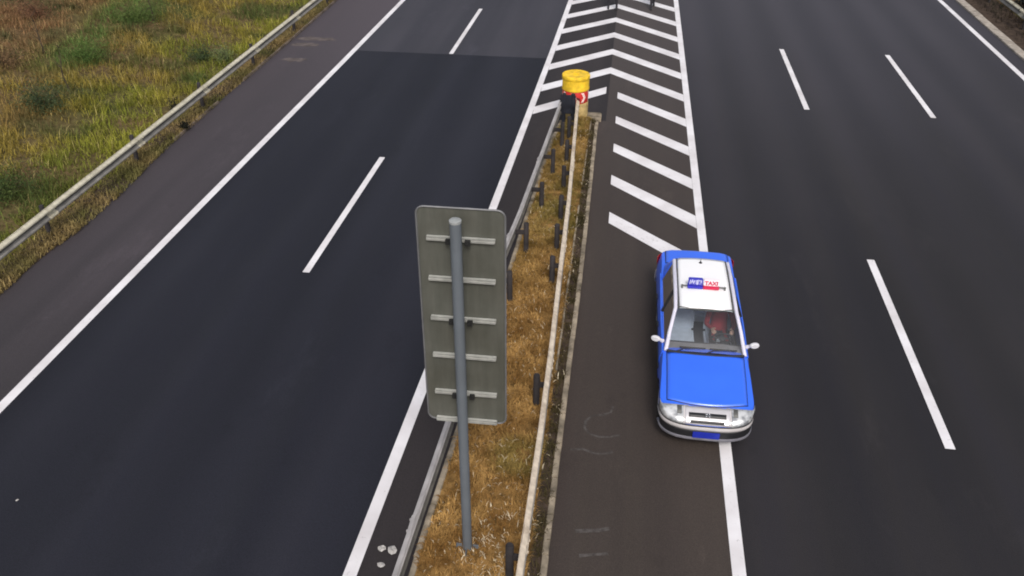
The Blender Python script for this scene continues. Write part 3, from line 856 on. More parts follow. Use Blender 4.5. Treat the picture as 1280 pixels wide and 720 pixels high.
for x0, x1 in ((-.48, .0), (.02, .52)):
    m_ = MB(); m_.tube([(x0, cy(1.36), .945), (x0 + .12, cy(1.42), .972), (x1, cy(1.45), .985)], [.012, .009, .007], 6)
    m_.tube([(x0 + .05, cy(1.44), .985), (x1, cy(1.44), .982)], .011, 6); m_.build('wiper', M['black_trim'], car)
# interior
m_ = MB(); rows = [[(x, cy(1.40 + .42 * q), .895 - .02 * q - .08 * max(0, q - .75) * 4 + .02 * math.exp(-((x - .3) / .16) ** 2) * min(1, q * 3)) for x in np.linspace(-.64, .64, 21)] for q in np.linspace(0, 1, 9)]
m_.grid(rows); m_.build('dashboard', M['dash'], car, solid=.01, recalc=False)
m_ = MB(); m_.box((0, cy(2.7), .30), (1.3, 2.6, .04)); m_.box((0, cy(1.78), .6), (1.3, .05, .5)); m_.build('cabin_floor', M['interior'], car)
for sx, yb in ((-.33, 2.50), (.33, 2.50)):
    r_ = bpy.data.objects.new('seat', None); COL.objects.link(r_); r_.parent = car; r_.location = (sx, cy(yb), .34); r_.empty_display_size = .1
    m_ = MB(); m_.box((0, 0, .08), (.48, .5, .16)); m_.build('seat_cushion', M['seat_grey'], r_, bevel=.04, seg=3)
    m_ = MB(); m_.box((0, 0, .3), (.48, .13, .62)); o = m_.build('seat_back', M['seat_grey'], r_, bevel=.045, seg=3); o.location = (0, .27, .1); o.rotation_euler = (R(-14), 0, 0)
    m_ = MB(); m_.box((0, 0, 0), (.26, .09, .17)); o = m_.build('headrest', M['seat_grey'], r_, bevel=.035, seg=3); o.location = (0, .43, .79); o.rotation_euler = (R(-10), 0, 0)
m_ = MB(); m_.box((0, cy(3.42), .42), (1.2, .5, .2)); m_.box((0, cy(3.72), .66), (1.2, .16, .55)); m_.build('rear_seat', M['seat_grey'], car, bevel=.05, seg=3)
m_ = MB(); m_.box((0, cy(3.98), .90), (1.15, .4, .03)); m_.build('parcel_shelf', M['interior'], car)
m_ = MB()
for k in range(24):
    a, b = 2 * math.pi * k / 24, 2 * math.pi * (k + 1) / 24
    m_.tube([(.18 * math.cos(a), 0, .18 * math.sin(a)), (.18 * math.cos(b), 0, .18 * math.sin(b))], .014, 8, cap=False)
for a in (0, math.pi, -math.pi / 2): m_.tube([(0, .01, 0), (.17 * math.cos(a), 0, .17 * math.sin(a))], .016, 6)
m_.lathe([(0, .02), (.05, .015), (.055, 0)], (0, 0, 0), n=16)
o = m_.build('steering_wheel', M['interior'], car); o.location = (.33, cy(1.98), .84); o.rotation_euler = (R(28), 0, 0)

# roof sign and antenna
def text_mesh(body_, size, name, mat, parent, loc, rot, sx=1.0, depth=.003, width=None):
    cu = bpy.data.curves.new(name, 'FONT'); cu.body = body_; cu.size = size; cu.extrude = depth
    cu.align_x = 'CENTER'; cu.align_y = 'CENTER'; cu.offset = .004
    to = bpy.data.objects.new(name + '_curve', cu); COL.objects.link(to)
    bpy.context.view_layer.update()
    dg = bpy.context.evaluated_depsgraph_get()
    me = bpy.data.meshes.new_from_object(to.evaluated_get(dg))
    bpy.data.objects.remove(to); bpy.data.curves.remove(cu)
    me.name = name; me.materials.clear(); me.materials.append(mat)
    if width:
        co = np.zeros(len(me.vertices) * 3); me.vertices.foreach_get('co', co); co = co.reshape(-1, 3)
        k = width / max(1e-6, np.ptp(co[:, 0])); co[:, 0] *= k; me.vertices.foreach_set('co', co.ravel())
    o = bpy.data.objects.new(name, me); COL.objects.link(o); o.parent = parent; o.location = loc; o.rotation_euler = rot
    return o
sg_ = bpy.data.objects.new('roof_sign', None); COL.objects.link(sg_); sg_.parent = car; sg_.location = (-.03, cy(2.70), RZ + .03); sg_.empty_display_size = .1; sg_.scale = (.94, .9, 1.05)
m_ = MB(); m_.tube([(-.40, .0, .03), (.43, 0, .03)], .014, 8)
for xx in (-.38, .41): m_.box((xx, 0, .005), (.03, .06, .06))
m_.build('roof_bar', M['grey_trim'], sg_)
TILT = R(-8)
for xx, wd, mt, mt2 in ((-.142, .27, M['sign_blue'], M['sign_blue']), (.148, .29, M['sign_white'], M['sign_red'])):
    m_ = MB(); m_.box((xx, .01, .118), (wd, .09, .12)); m_.build('lamp_box', mt, sg_, bevel=.012)
    m_ = MB(); m_.box((xx, -.005, .035), (wd + .012, .14, .05)); m_.build('lamp_base', mt2, sg_, bevel=.01)
text_mesh('出租', .10, 'lettering', M['sign_pale'], sg_, (-.142, -.038, .118), (R(90), 0, 0), width=.235)
text_mesh('TAXI', .10, 'lettering', M['sign_red'], sg_, (.148, -.038, .118), (R(90), 0, 0), width=.245)
m_ = MB(); m_.lathe([(.035, 0), (.03, .02), (.012, .035), (.006, .06), (.005, .09)], n=14); o = m_.build('antenna_base', M['black_trim'], car); o.location = (-.02, cy(3.58), RZ + .015)

# ------------------------------------------------------------------ people
def skin_mesh(joints, bones, root):
    """joints: name -> (x,y,z,r)"""
    names = list(joints); idx = {n_: i for i, n_ in enumerate(names)}
    me = bpy.data.meshes.new('sk')
    me.from_pydata([joints[n_][:3] for n_ in names], [(idx[a], idx[b]) for a, b in bones], [])
    o = bpy.data.objects.new('sk', me); COL.objects.link(o)
    md = o.modifiers.new('skin', 'SKIN')
    o.modifiers['skin'].use_smooth_shade = True
    sub = o.modifiers.new('sub', 'SUBSURF'); sub.levels = 2; sub.render_levels = 2
    sv = me.skin_vertices[0].data
    for i, n_ in enumerate(names):
        r_ = joints[n_][3]; sv[i].radius = r_ if isinstance(r_, tuple) else (r_, r_)
        sv[i].use_root = (n_ == root)
    bpy.context.view_layer.update()
    dg = bpy.context.evaluated_depsgraph_get()
    out = bpy.data.meshes.new_from_object(o.evaluated_get(dg))
    bpy.data.objects.remove(o); bpy.data.meshes.remove(me)
    return out

def add_hand(J, B, wrist, n_, direction, palm_side, curl, thumb_out):
    """hand rooted at the wrist joint: palm plus five unequal bent fingers"""
    d = Vector(direction).normalized(); p = Vector(palm_side).normalized()      # p: way the palm faces
    s = d.cross(p).normalized() * thumb_out                                     # towards the thumb
    W0 = Vector(J[wrist][:3])
    J[n_ + 'palm'] = (*(W0 + d * .055), (.036, .018)); B.append((wrist, n_ + 'palm'))
    for k, (off, L_) in enumerate(((.028, .070), (.010, .078), (-.009, .072), (-.026, .056))):
        a = W0 + d * .095 + s * off
        b = a + (d * math.cos(curl) + p * math.sin(curl)) * L_ * .5
        c = b + (d * math.cos(curl * 2.1) + p * math.sin(curl * 2.1)) * L_ * .5
        for q, (pt, r_) in enumerate(((a, .0105), (b, .0095), (c, .0075))): J[f'{n_}f{k}{q}'] = (*pt, r_)
        B += [(n_ + 'palm', f'{n_}f{k}0'), (f'{n_}f{k}0', f'{n_}f{k}1'), (f'{n_}f{k}1', f'{n_}f{k}2')]
    a = W0 + d * .035 + s * .034; b = a + (d * .6 + s * .6 + p * .35).normalized() * .036; c = b + (d * .9 + p * .5).normalized() * .028
    for q, (pt, r_) in enumerate(((a, .014), (b, .0115), (c, .009))): J[f'{n_}t{q}'] = (*pt, r_)
    B += [(wrist, n_ + 't0'), (n_ + 't0', n_ + 't1'), (n_ + 't1', n_ + 't2')]

def head_parts(c, face, mi_skin=0):
    """ears, nose, eyes and lips as geometry for the head centred at c looking along face"""
    mb = MB(); f = Vector(face).normalized(); u = Vector((0, 0, 1)); s = f.cross(u).normalized(); c = Vector(c)
    mb.tube([c + f * .088 + u * .025, c + f * .108 - u * .012, c + f * .092 - u * .025], [.008, .014, .012], 8)
    for k in (-1, 1):
        mb.tube([c + s * k * .07 + u * .03, c + s * k * .08 - f * .012 + u * .0, c + s * k * .072 - u * .028], [.01, .016, .009], 8)
        mb.tube([c + f * .083 + s * k * .044 + u * .018, c + f * .088 + s * k * .032 + u * .02, c + f * .086 + s * k * .02 + u * .018], [.004, .008, .004], 8, mi=3)
    mb.tube([c + f * .082 + s * .025 - u * .05, c + f * .092 - u * .052, c + f * .082 - s * .025 - u * .05], [.004, .007, .004], 8, mi=4)
    return mb

def finish_person(root, me, mats, classify, extra, hair_c=None, face=None):
    me.materials.clear()
    for m_ in mats: me.materials.append(m_)
    bm = bmesh.new(); bm.from_mesh(me)
    for f in bm.faces: f.material_index = classify(f.calc_center_median()); f.smooth = True
    b0 = [bm.verts.new(v) for v in extra.v]
    bm.verts.ensure_lookup_table()
    for f, m_ in zip(extra.f, extra.m):
        try: nf = bm.faces.new([b0[i] for i in f]); nf.material_index = m_; nf.smooth = True
        except ValueError: pass
    bmesh.ops.recalc_face_normals(bm, faces=bm.faces)
    bm.to_mesh(me); bm.free()
    me.name = 'person_body'
    o = bpy.data.objects.new('body', me); COL.objects.link(o); o.parent = root
    if hair_c is not None:
        h = MB(); c = Vector(hair_c); f = Vector(face).normalized()
        prof = [(.0, .128), (.04, .122), (.075, .098), (.09, .06), (.094, .02), (.088, -.03)]
        h.lathe(prof, c - f * .012 + Vector((0, 0, .0)), n=24)
        keep_ = []
        for q in h.f:
            cc = sum((Vector(h.v[i]) for i in q), Vector()) / 4 - c
            keep_.append(not (cc.dot(f) > .03 and cc.z < .075))
        h.f = [q for q, k in zip(h.f, keep_) if k]; h.m = [0] * len(h.f)
        h.build('hair', M['hair'], root, recalc=False, solid=.012)
    return o

def standing(loc, rz, jacket, label, feet, swing=0):
    """feet: two (x, y) foot positions in local space, facing -Y"""
    root = empty('person', loc, label, 'person', 'people standing on the chevron markings', rz)
    J, B = {}, []
    J['pelvis'] = (0, 0, .93, (.155, .115)); J['waist'] = (0, 0, 1.08, (.14, .105)); J['chest'] = (0, .0, 1.28, (.165, .12)); J['collar'] = (0, .01, 1.42, (.10, .08)); J['neck'] = (0, -.005, 1.50, .055); J['jaw'] = (0, -.025, 1.565, (.066, .075)); J['head'] = (0, -.02, 1.63, (.078, .095)); J['crown'] = (0, -.01, 1.70, (.06, .075))
    B += [('pelvis', 'waist'), ('waist', 'chest'), ('chest', 'collar'), ('collar', 'neck'), ('neck', 'jaw'), ('jaw', 'head'), ('head', 'crown')]
    for sg, (fx, fy), n_ in ((-1, feet[0], 'l'), (1, feet[1], 'r')):
        J[n_ + 'hip'] = (sg * .09, 0, .88, .095); J[n_ + 'knee'] = (sg * .09 * .4 + fx * .6, fy * .5 - .03, .49, .066); J[n_ + 'calf'] = (fx * .95, fy * .85, .33, .06); J[n_ + 'ank'] = (fx, fy, .09, .046)
        J[n_ + 'heel'] = (fx, fy + .03, .045, .042); J[n_ + 'ball'] = (fx, fy - .11, .035, (.045, .033)); J[n_ + 'toe'] = (fx, fy - .18, .03, (.036, .026))
        B += [('pelvis', n_ + 'hip'), (n_ + 'hip', n_ + 'knee'), (n_ + 'knee', n_ + 'calf'), (n_ + 'calf', n_ + 'ank'), (n_ + 'ank', n_ + 'heel'), (n_ + 'ank', n_ + 'ball'), (n_ + 'ball', n_ + 'toe')]
        J[n_ + 'sho'] = (sg * .175, .01, 1.38, .062); J[n_ + 'elb'] = (sg * .235, .03, 1.10, .045); J[n_ + 'wri'] = (sg * .24, -.06 - swing * sg, .86, .031)
        B += [('collar', n_ + 'sho'), (n_ + 'sho', n_ + 'elb'), (n_ + 'elb', n_ + 'wri')]
        add_hand(J, B, n_ + 'wri', n_ + 'h', (0, -.15, -1), (-sg, 0, 0), .35, sg * -1 if sg > 0 else 1)
    me = skin_mesh(J, B, 'pelvis')
    ex = head_parts((0, -.02, 1.63), (0, -1, 0))
    def cl(c):
        if c.z > 1.47: return 0
        if c.z < .085: return 5
        if abs(c.x) > .19 and .6 < c.z < .86: return 0
        if c.z < .95: return 1
        return 2
    finish_person(root, me, [M['skin'], M['dark_cloth'], jacket, M['shoe'], simple('lips', (.35, .14, .12), .5), M['shoe']], cl, ex, (0, -.02, 1.63), (0, -1, 0))
    return root
# standing((x, y) between the feet): only shoes and shins reach into the picture
standing((-.565, 36.9, .009), 0, M['navy_cloth'], 'person in dark trousers standing at the chevron apex, cut off by the top edge', [(-.17, .03), (.17, -.04)])
standing((1.06, 37.3, .009), R(6), M['grey_cloth'], 'person in dark trousers mid stride near the right solid line, cut off at the top', [(-.09, -.28), (.10, .42)], swing=.1)

# the driver
def driver():
    root = empty('person', (CX + .33, CY + 2.52, .5), 'driver in a red top at the wheel of the taxi', 'person')
    J, B = {}, []
    # local: facing -Y, seat surface at z 0
    J['pelvis'] = (0, .04, .10, (.16, .12)); J['waist'] = (0, .07, .25, (.145, .105)); J['chest'] = (0, .11, .42, (.17, .12)); J['collar'] = (0, .13, .545, (.10, .075)); J['neck'] = (0, .12, .61, .05); J['jaw'] = (0, .09, .665, (.06, .068)); J['head'] = (0, .10, .72, (.07, .085)); J['crown'] = (0, .11, .775, (.05, .065))
    B += [('pelvis', 'waist'), ('waist', 'chest'), ('chest', 'collar'), ('collar', 'neck'), ('neck', 'jaw'), ('jaw', 'head'), ('head', 'crown')]
    for sg, n_ in ((-1, 'l'), (1, 'r')):
        J[n_ + 'hip'] = (sg * .09, -.02, .09, .09); J[n_ + 'knee'] = (sg * .13, -.42, .12, .062); J[n_ + 'ank'] = (sg * .12, -.66, -.17, .042); J[n_ + 'ball'] = (sg * .12, -.77, -.17, (.042, .03))
        B += [('pelvis', n_ + 'hip'), (n_ + 'hip', n_ + 'knee'), (n_ + 'knee', n_ + 'ank'), (n_ + 'ank', n_ + 'ball')]
        J[n_ + 'sho'] = (sg * .18, .12, .50, .062); J[n_ + 'elb'] = (sg * .25, -.12, .34, .046); J[n_ + 'wri'] = (sg * .16, -.40, .42, .03)
        B += [('collar', n_ + 'sho'), (n_ + 'sho', n_ + 'elb'), (n_ + 'elb', n_ + 'wri')]
        add_hand(J, B, n_ + 'wri', n_ + 'h', (sg * .1, -.8, .25), (-sg * .8, -.3, -.2), .75, sg * -1 if sg > 0 else 1)
    me = skin_mesh(J, B, 'pelvis')
    ex = head_parts((0, .10, .72), (0, -1, 0))
    def cl(c):
        if c.z > .585: return 0
        if c.y < -.39 and c.z > .25: return 0
        if c.z < .17: return 1
        return 2
    finish_person(root, me, [M['skin'], M['dark_cloth'], M['red_cloth'], M['shoe'], simple('lips_driver', (.35, .14, .12), .5)], cl, ex, (0, .10, .72), (0, -1, 0))
driver()

# ------------------------------------------------------------------ grass and plants
def blades_mesh(name, pos, h, wd, az, lean, cols):
    """each blade: two segments that bend over; pos (n,3)"""
    n_ = len(pos)
    d = np.c_[np.cos(az), np.sin(az), np.zeros(n_)]
    s = np.c_[-np.sin(az), np.cos(az), np.zeros(n_)] * (wd / 2)[:, None]
    z = np.array([0, 0, 1.0])
    mid = pos + z * (h * .6 * np.cos(lean * .6))[:, None] + d * (h * .6 * np.sin(lean * .6))[:, None]
    tip = mid + z * (h * .45 * np.cos(lean * 1.5))[:, None] + d * (h * .45 * np.sin(lean * 1.5))[:, None]
    V = np.stack([pos - s, pos + s, mid + s * .8, mid - s * .8, tip], 1).reshape(-1, 3)
    me = bpy.data.meshes.new(name)
    me.vertices.add(n_ * 5); me.vertices.foreach_set('co', V.astype(np.float32).ravel())
    base = np.arange(n_) * 5
    loops = np.stack([base, base + 1, base + 2, base + 3, base + 3, base + 2, base + 4], 1).ravel()
    me.loops.add(n_ * 7); me.loops.foreach_set('vertex_index', loops.astype(np.int32))
    st = np.stack([np.arange(n_) * 7, np.arange(n_) * 7 + 4], 1).ravel()
    me.polygons.add(n_ * 2); me.polygons.foreach_set('loop_start', st.astype(np.int32))
    try: me.polygons.foreach_set('loop_total', np.tile([4, 3], n_).astype(np.int32))
    except Exception: pass
    me.update(calc_edges=True)
    a = me.attributes.new('col', 'FLOAT_COLOR', 'POINT')
    C = np.repeat(np.c_[cols, np.ones(n_)], 5, 0).astype(np.float32)
    a.data.foreach_set('color', C.ravel())
    me.materials.append(M['leaf'])
    o = bpy.data.objects.new(name, me); COL.objects.link(o)
    return o

def lerp(a, b, t): return a + (b - a) * t[:, None]
def verge():
    n_ = 520000
    # denser near the camera side
    y = 8 + 62 * rng.random(n_) ** 1.25
    x = -12.75 - 24 * rng.random(n_) ** 1.15
    tuft = vnoise(x, y, 1.7, 21) * .6 + vnoise(x, y, 4.5, 22) * .4
    k = rng.random(n_) < np.clip((tuft - .2) * 2.2, .12, 1)
    x, y, tuft = x[k], y[k], tuft[k]
    m = len(x); d = -12.6 - x
    z = terrain(x, y)
    green = np.array([.17, .19, .025]); lime = np.array([.33, .325, .042]); ochre = np.array([.36, .25, .055]); brown = np.array([.26, .16, .065]); red = np.array([.27, .14, .08]); dark = np.array([.04, .075, .028]); straw = np.array([.42, .33, .14])
    a = vnoise(x, y, .45, 31); b = vnoise(x, y, .9, 32); c3 = vnoise(x, y, .28, 33)
    col = lerp(green[None], lime[None], b) 
    t_o = np.clip((d - 1.7) / 1.6 + (a - .5) * 2.6, 0, 1); col = lerp(col, ochre[None], t_o * .75)
    t_b = np.clip((d - 3.9) / 2.4 + (b - .5) * 2.2, 0, 1); col = lerp(col, brown[None], t_b * .8)
    t_r = np.clip((d - 6.0) / 2.0 + (c3 - .5) * 1.8, 0, 1); col = lerp(col, red[None], t_r * .6)
    # a greener swathe across the bank, as in the photograph
    g = np.exp(-((d - 5.6 - (a - .5) * 2) / .9) ** 2) * np.clip((y - 24) / 3, 0, 1) * np.clip((37 - y) / 4, 0, 1)
    col = lerp(col, np.array([[.10, .17, .04]]), np.clip(g * 1.3, 0, .95))
    dk = np.clip((vnoise(x, y, .8, 35) - .66) * 6, 0, 1); col = lerp(col, dark[None], dk * .75)
    dg = np.exp(-(((x + 14.3) / 1.3) ** 2 + ((y - 17.3) / 1.6) ** 2)); col = lerp(col, dark[None], np.clip(dg, 0, .8))
    st_ = rng.random(m) < .10; col[st_] = lerp(col[st_], straw[None], np.full(st_.sum(), .7))
    col *= ((.6 + .8 * rng.random(m)) * (.78 + .44 * vnoise(x, y, 2.3, 36)))[:, None]
    h = (.10 + .24 * rng.random(m) ** 1.6) * (.5 + 1.0 * tuft) * (1 + .35 * np.clip(d / 6, 0, 1))
    wd = .009 + .013 * rng.random(m)
    o = blades_mesh('grass', np.c_[x, y, z - .02], h, wd, rng.random(m) * 2 * np.pi, .25 + 1.0 * rng.random(m), col)
    tag(o, 'overgrown verge of yellow green and rusty dry grass beyond the left guardrail', 'grass', kind='stuff')
verge()

def shoulder_weeds():
    n_ = 80000
    y = 8 + 60 * rng.random(n_)
    x = -12.95 + 1.0 * rng.random(n_)
    edge = -12.1 - .14 * np.clip((19 - y) / 6, 0, 3) + .25 * (vnoise(x * 0, y, .8, 5) - .5); edge = edge + (-12.28 - edge) * np.clip((y - 17.5) / 4, 0, 1)
    k = (x < edge + .06) & (rng.random(n_) < .2 + vnoise(x, y, 1.6, 41))
    x, y = x[k], y[k]; m = len(x)
    a = vnoise(x, y, 1.3, 42)
    col = lerp(np.array([[.11, .115, .03]]), np.array([[.36, .25, .11]]), a)
    col *= (.6 + .8 * rng.random(m))[:, None]
    o = blades_mesh('weeds', np.c_[x, y, np.full(m, .02)], .06 + .16 * rng.random(m), .010 + .012 * rng.random(m), rng.random(m) * 6.28, .4 + .9 * rng.random(m), col)
    tag(o, 'low straggly weeds and dry grass along the foot of the left guardrail', 'weeds', kind='stuff')
shoulder_weeds()

def median_grass():
    n_ = 130000
    y = 3 + 21.4 * rng.random(n_) ** 1.1
    t_ = rng.random(n_)
    lk = np.array([LK(v) for v in np.linspace(0, 26, 105)]); rk = np.array([RK(v) for v in np.linspace(0, 26, 105)])
    a0 = np.interp(y, np.linspace(0, 26, 105), lk) + .05; b0 = np.interp(y, np.linspace(0, 26, 105), rk) - .03
    x = a0 + (b0 - a0) * t_
    k = rng.random(n_) < .15 + 1.1 * vnoise(x, y, 4.5, 51) ** 1.3
    x, y, t_ = x[k], y[k], t_[k]; m = len(x)
    z = .06 + .10 * np.sin(np.pi * t_)
    a = vnoise(x, y, 2.4, 52) * .55 + vnoise(x, y, 7, 54) * .45; b = vnoise(x, y, .8, 53)
    col = lerp(np.array([[.20, .10, .026]]), np.array([[.60, .37, .13]]), np.clip(a * 1.5 - .25, 0, 1))
    gr_ = np.clip((y - 14.5) / 4, 0, 1) * .65 * b * 1.6 + np.clip((b - .72) * 3, 0, .5)
    gr_ = np.clip(gr_, 0, .9); col = lerp(col, np.array([[.13, .14, .03]]), gr_)
    near = np.exp(-((y - 7.6) / 1.0) ** 2) * np.exp(-((x + 1.35) / .25) ** 2)
    rs = np.clip((x + .86) / .1, 0, 1)      # strip between rail and kerb: dark soil and weeds
    col = lerp(col, np.array([[.055, .046, .02]]), rs * .95)
    drop = (rs > .5) & (rng.random(m) < .45); x, y, t_, z, a, b, col, rs, near = (q_[~drop] for q_ in (x, y, t_, z, a, b, col, rs, near)); m = len(x)
    pale = rng.random(m) < .025 + .25 * near
    col[pale] = np.array([.68, .58, .42])
    col *= (.75 + .5 * rng.random(m))[:, None]
    h = (.05 + .10 * rng.random(m)) * (.6 + .8 * vnoise(x, y, 4.5, 51)); ln = .6 + 1.0 * rng.random(m)
    o = blades_mesh('dry_grass', np.c_[x, y, z], h, .007 + .012 * rng.random(m), rng.random(m) * 6.28, ln, col)
    tag(o, 'matted golden brown dry grass filling the median between its two guardrails', 'dry grass', kind='stuff')
median_grass()

def far_right_weeds():
    n_ = 14000
    y = 20 + 45 * rng.random(n_); x = 14.45 + 1.0 * rng.random(n_) + 6 * (rng.random(n_) ** 2) 
    k = rng.random(n_) < .25 + vnoise(x, y, 1.2, 61); x, y = x[k], y[k]; m = len(x)
    a = vnoise(x, y, 1.1, 62)
    col = lerp(np.array([[.02, .026, .014]]), np.array([[.075, .05, .03]]), a) * (.6 + .8 * rng.random(m))[:, None]
    z = terrain(x, y)
    o = blades_mesh('weeds', np.c_[x, y, np.maximum(z, .0)], .08 + .2 * rng.random(m), .012 + .012 * rng.random(m), rng.random(m) * 6.28, .4 + .9 * rng.random(m), col)
    tag(o, 'dark weeds around the guardrail at the far right edge of the road', 'weeds', kind='stuff')
far_right_weeds()

def leaves_mesh(name, C, size, cols, parent):
    """small folded leaf quads, facing every way"""
    n_ = len(C)
    a = rng.normal(size=(n_, 3)); a /= np.linalg.norm(a, axis=1)[:, None]
    b = rng.normal(size=(n_, 3)); b -= a * (a * b).sum(1)[:, None]; b /= np.linalg.norm(b, axis=1)[:, None]
    L_ = (size * (.6 + .8 * rng.random(n_)))[:, None]
    V = np.stack([C - a * L_, C + b * L_ * .38, C + a * L_, C - b * L_ * .38], 1).reshape(-1, 3)
    me = bpy.data.meshes.new(name)
    me.vertices.add(n_ * 4); me.vertices.foreach_set('co', V.astype(np.float32).ravel())
    me.loops.add(n_ * 4); me.loops.foreach_set('vertex_index', np.arange(n_ * 4, dtype=np.int32))
    me.polygons.add(n_); me.polygons.foreach_set('loop_start', np.arange(n_, dtype=np.int32) * 4)
    try: me.polygons.foreach_set('loop_total', np.full(n_, 4, np.int32))
    except Exception: pass
    me.update(calc_edges=True)
    at = me.attributes.new('col', 'FLOAT_COLOR', 'POINT')
    at.data.foreach_set('color', np.repeat(np.c_[cols, np.ones(n_)], 4, 0).astype(np.float32).ravel())
    me.materials.append(M['leaf'])
    o = bpy.data.objects.new(name, me); COL.objects.link(o); o.parent = parent
    return o

def shrub(name, x, y, h, rad, c0, c1, label, cat, n_=2600, leaf=.035, group=None, sparse=False):
    z = float(terrain(x, y)) - .03
    root = empty(name, (x, y, z), label, cat, group)
    mb = MB(); C = []
    ns = 9 if not sparse else 5
    for k in range(ns):
        an = random.uniform(0, 6.28); r_ = rad * random.uniform(.15, .8) if not sparse else rad * random.uniform(.05, .6)
        hh = h * random.uniform(.55, 1.0)
        p0 = Vector((random.uniform(-.05, .05), random.uniform(-.05, .05), 0)); p2 = Vector((r_ * math.cos(an), r_ * math.sin(an), hh)); p1 = p0.lerp(p2, .5) + Vector((0, 0, hh * .12))
        mb.tube([p0, p1, p2], [.018, .011, .004], 6)
        m = n_ // ns
        tt = rng.random(m) ** (.7 if not sparse else .5)
        q = np.array(p0)[None] * (1 - tt[:, None]) + np.array(p2)[None] * tt[:, None]
        sp = rad * (.36 if not sparse else .22)
        q = q + rng.normal(size=(m, 3)) * sp * np.array([1, 1, .6]) * (.4 + .6 * tt[:, None])
        q[:, 2] = np.clip(q[:, 2], .02, None)
        C.append(q)
    C = np.concatenate(C); m = len(C)
    cl_ = lerp(np.array([c0]), np.array([c1]), np.clip(vnoise(C[:, 0] + x, C[:, 1] + C[:, 2] + y, 3, 71) + rng.normal(size=m) * .15, 0, 1)) * (.7 + .6 * rng.random(m))[:, None]
    mb.build('stem', M['bark'], root)
    leaves_mesh('foliage', C, np.full(m, leaf), cl_, root)
    return root

DG, MG, YG = (.022, .042, .02), (.06, .11, .03), (.12, .14, .025)
shrub('shrub', -16.6, 22.4, .55, 1.0, (.03, .055, .025), (.10, .125, .055), 'dark bluish green shrub low on the bank near the left frame edge', 'shrub', 4200, .028)
shrub('shrub', -14.6, 17.5, .55, 1.0, (.035, .065, .022), (.10, .13, .035), 'dark green weedy shrub close behind the guardrail at the left frame edge', 'shrub', 4600, .028)
shrub('shrub', -17.9, 26.9, .55, 1.1, (.07, .13, .03), (.13, .19, .05), 'bright green bush in the middle of the rusty grass bank', 'shrub', 5200, .028)
shrub('shrub', -17.9, 30.8, .6, 1.1, (.07, .12, .03), (.13, .18, .05), 'mid green bush near the top frame edge of the bank, beside a bare sapling', 'shrub', 5000, .028)
shrub('shrub', -14.5, 28.5, .5, .8, (.04, .07, .03), (.10, .13, .05), 'dark green shrub on the lower bank near the upper stretch of guardrail', 'shrub', 3400, .026)
shrub('weed', -13.6, 28.2, .55, .5, (.13, .17, .07), (.19, .23, .09), 'pale grey green bushy weed just behind the upper guardrail', 'weed', 1800, .026)
shrub('shrub', -19.6, 25.2, .7, 1.1, (.16, .10, .05), (.28, .17, .09), 'rusty brown dried bush at the left top corner', 'shrub', 3800, .026)
shrub('shrub', -21.5, 30.2, .8, 1.2, (.13, .07, .04), (.24, .12, .07), 'reddish brown dried bush high on the bank by the top frame edge', 'shrub', 3800, .026)
shrub('shrub', -24.2, 34.0, .9, 1.0, (.03, .05, .02), (.09, .10, .04), 'olive shrub in the extreme top left corner', 'shrub', 3000, .035)
shrub('weed', -12.92, 23.0, .82, .16, (.012, .014, .01), (.03, .032, .018), 'small dark leafy weed poking up behind the left guardrail', 'weed', 500, .03)
shrub('weed', -12.28, 22.3, .38, .18, (.012, .014, .01), (.03, .03, .018), 'dark clump of weeds under the left guardrail on the road side', 'weed', 500, .03)
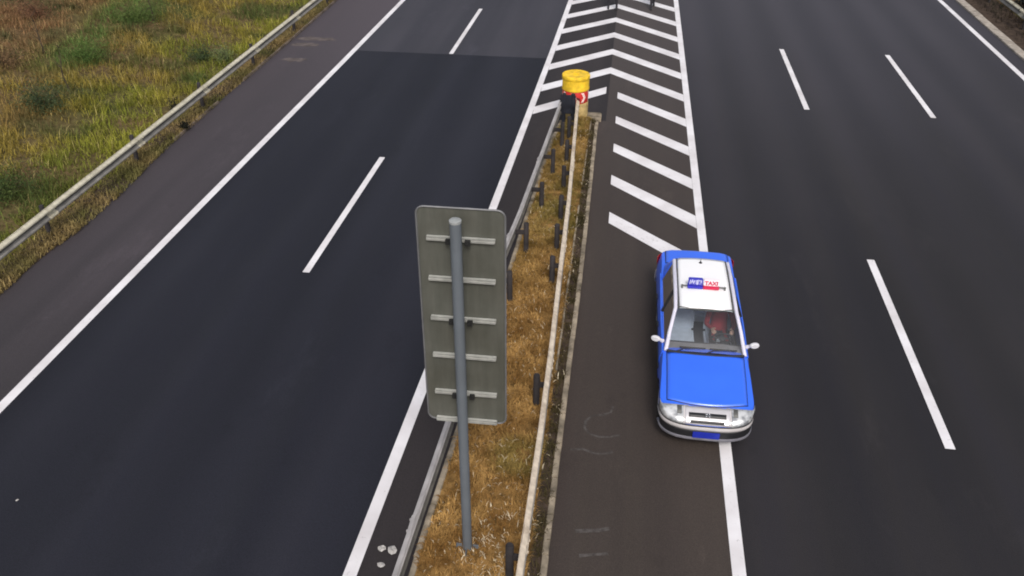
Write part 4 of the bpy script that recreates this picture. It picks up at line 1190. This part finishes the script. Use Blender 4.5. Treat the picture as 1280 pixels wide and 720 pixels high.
for x, y, h, lab in ((-16.45, 23.6, 1.5, 'thin dark bare sapling standing in the ochre grass left of the green bush'), (-17.4, 30.9, 1.9, 'thin bare brown sapling at the top frame edge beyond the green bush'), (-19.4, 27.0, 1.3, 'short bare sapling standing in the rusty grass')):
    z = float(terrain(x, y)) - .05
    t = empty('sapling', (x, y, z), lab, 'sapling')
    mb = MB(); p = Vector((0, 0, 0)); pts = [p.copy()]
    for k in range(5):
        p = p + Vector((random.uniform(-.05, .05), random.uniform(-.05, .05), h / 5)); pts.append(p.copy())
    mb.tube(pts, [.028, .024, .02, .016, .012, .006], 8); mb.build('trunk', M['bark'], t)
    mb = MB()
    for k in range(9):
        b = pts[random.randint(2, 5)]; an = random.uniform(0, 6.28); L_ = random.uniform(.18, .42)
        e = b + Vector((math.cos(an) * L_ * .6, math.sin(an) * L_ * .6, L_ * .7)); mb.tube([b, b.lerp(e, .5) + Vector((0, 0, -.02)), e], [.009, .006, .003], 5)
    mb.build('twigs', M['bark'], t)
for k, (x, y, lab) in enumerate(((16.0, 36.4, 'near dark shrub behind the far right guardrail'), (16.3, 38.6, 'middle dark shrub behind the far right guardrail'), (15.9, 41.2, 'farthest dark shrub behind the far right guardrail'))):
    shrub('shrub', x, y, 1.5, .95, (.008, .010, .012), (.022, .028, .026), lab, 'shrub', 3600, .05)

# ------------------------------------------------------------------ litter
def litter(x, y, s, label, n_=9, z=.012):
    mb = MB(); pts = []
    for k in range(n_):
        an = 2 * math.pi * k / n_; r_ = s * random.uniform(.6, 1.1)
        pts.append((r_ * math.cos(an), r_ * math.sin(an), random.uniform(.0, s * .35)))
    ins = [(p[0] * .5 + random.uniform(-.2, .2) * s, p[1] * .5 + random.uniform(-.2, .2) * s, s * random.uniform(.15, .55)) for p in pts]
    mb.add(pts + ins + [(0, 0, s * .3)], [(i, (i + 1) % n_, (i + 1) % n_ + n_, i + n_) for i in range(n_)] + [(i + n_, (i + 1) % n_ + n_, 2 * n_) for i in range(n_)])
    o = mb.build('litter', M['litter'], smooth=False, recalc=True, solid=.002); o.location = (x, y, z)
    return tag(o, label, 'litter')
litter(-2.73, 8.14, .085, 'largest crumpled pale scrap of paper on the left inner shoulder beside the median')
litter(-2.88, 8.14, .06, 'crumpled pale scrap of paper nearest the solid white line on the inner shoulder')
litter(-2.82, 7.86, .055, 'small pale scrap of paper nearest the bottom frame edge on the inner shoulder')
litter(-8.51, 8.34, .025, 'tiny white speck of litter alone on the dark left carriageway')

# spacer blocks hang under posts; keep every parent chain consistent
bpy.context.view_layer.update()
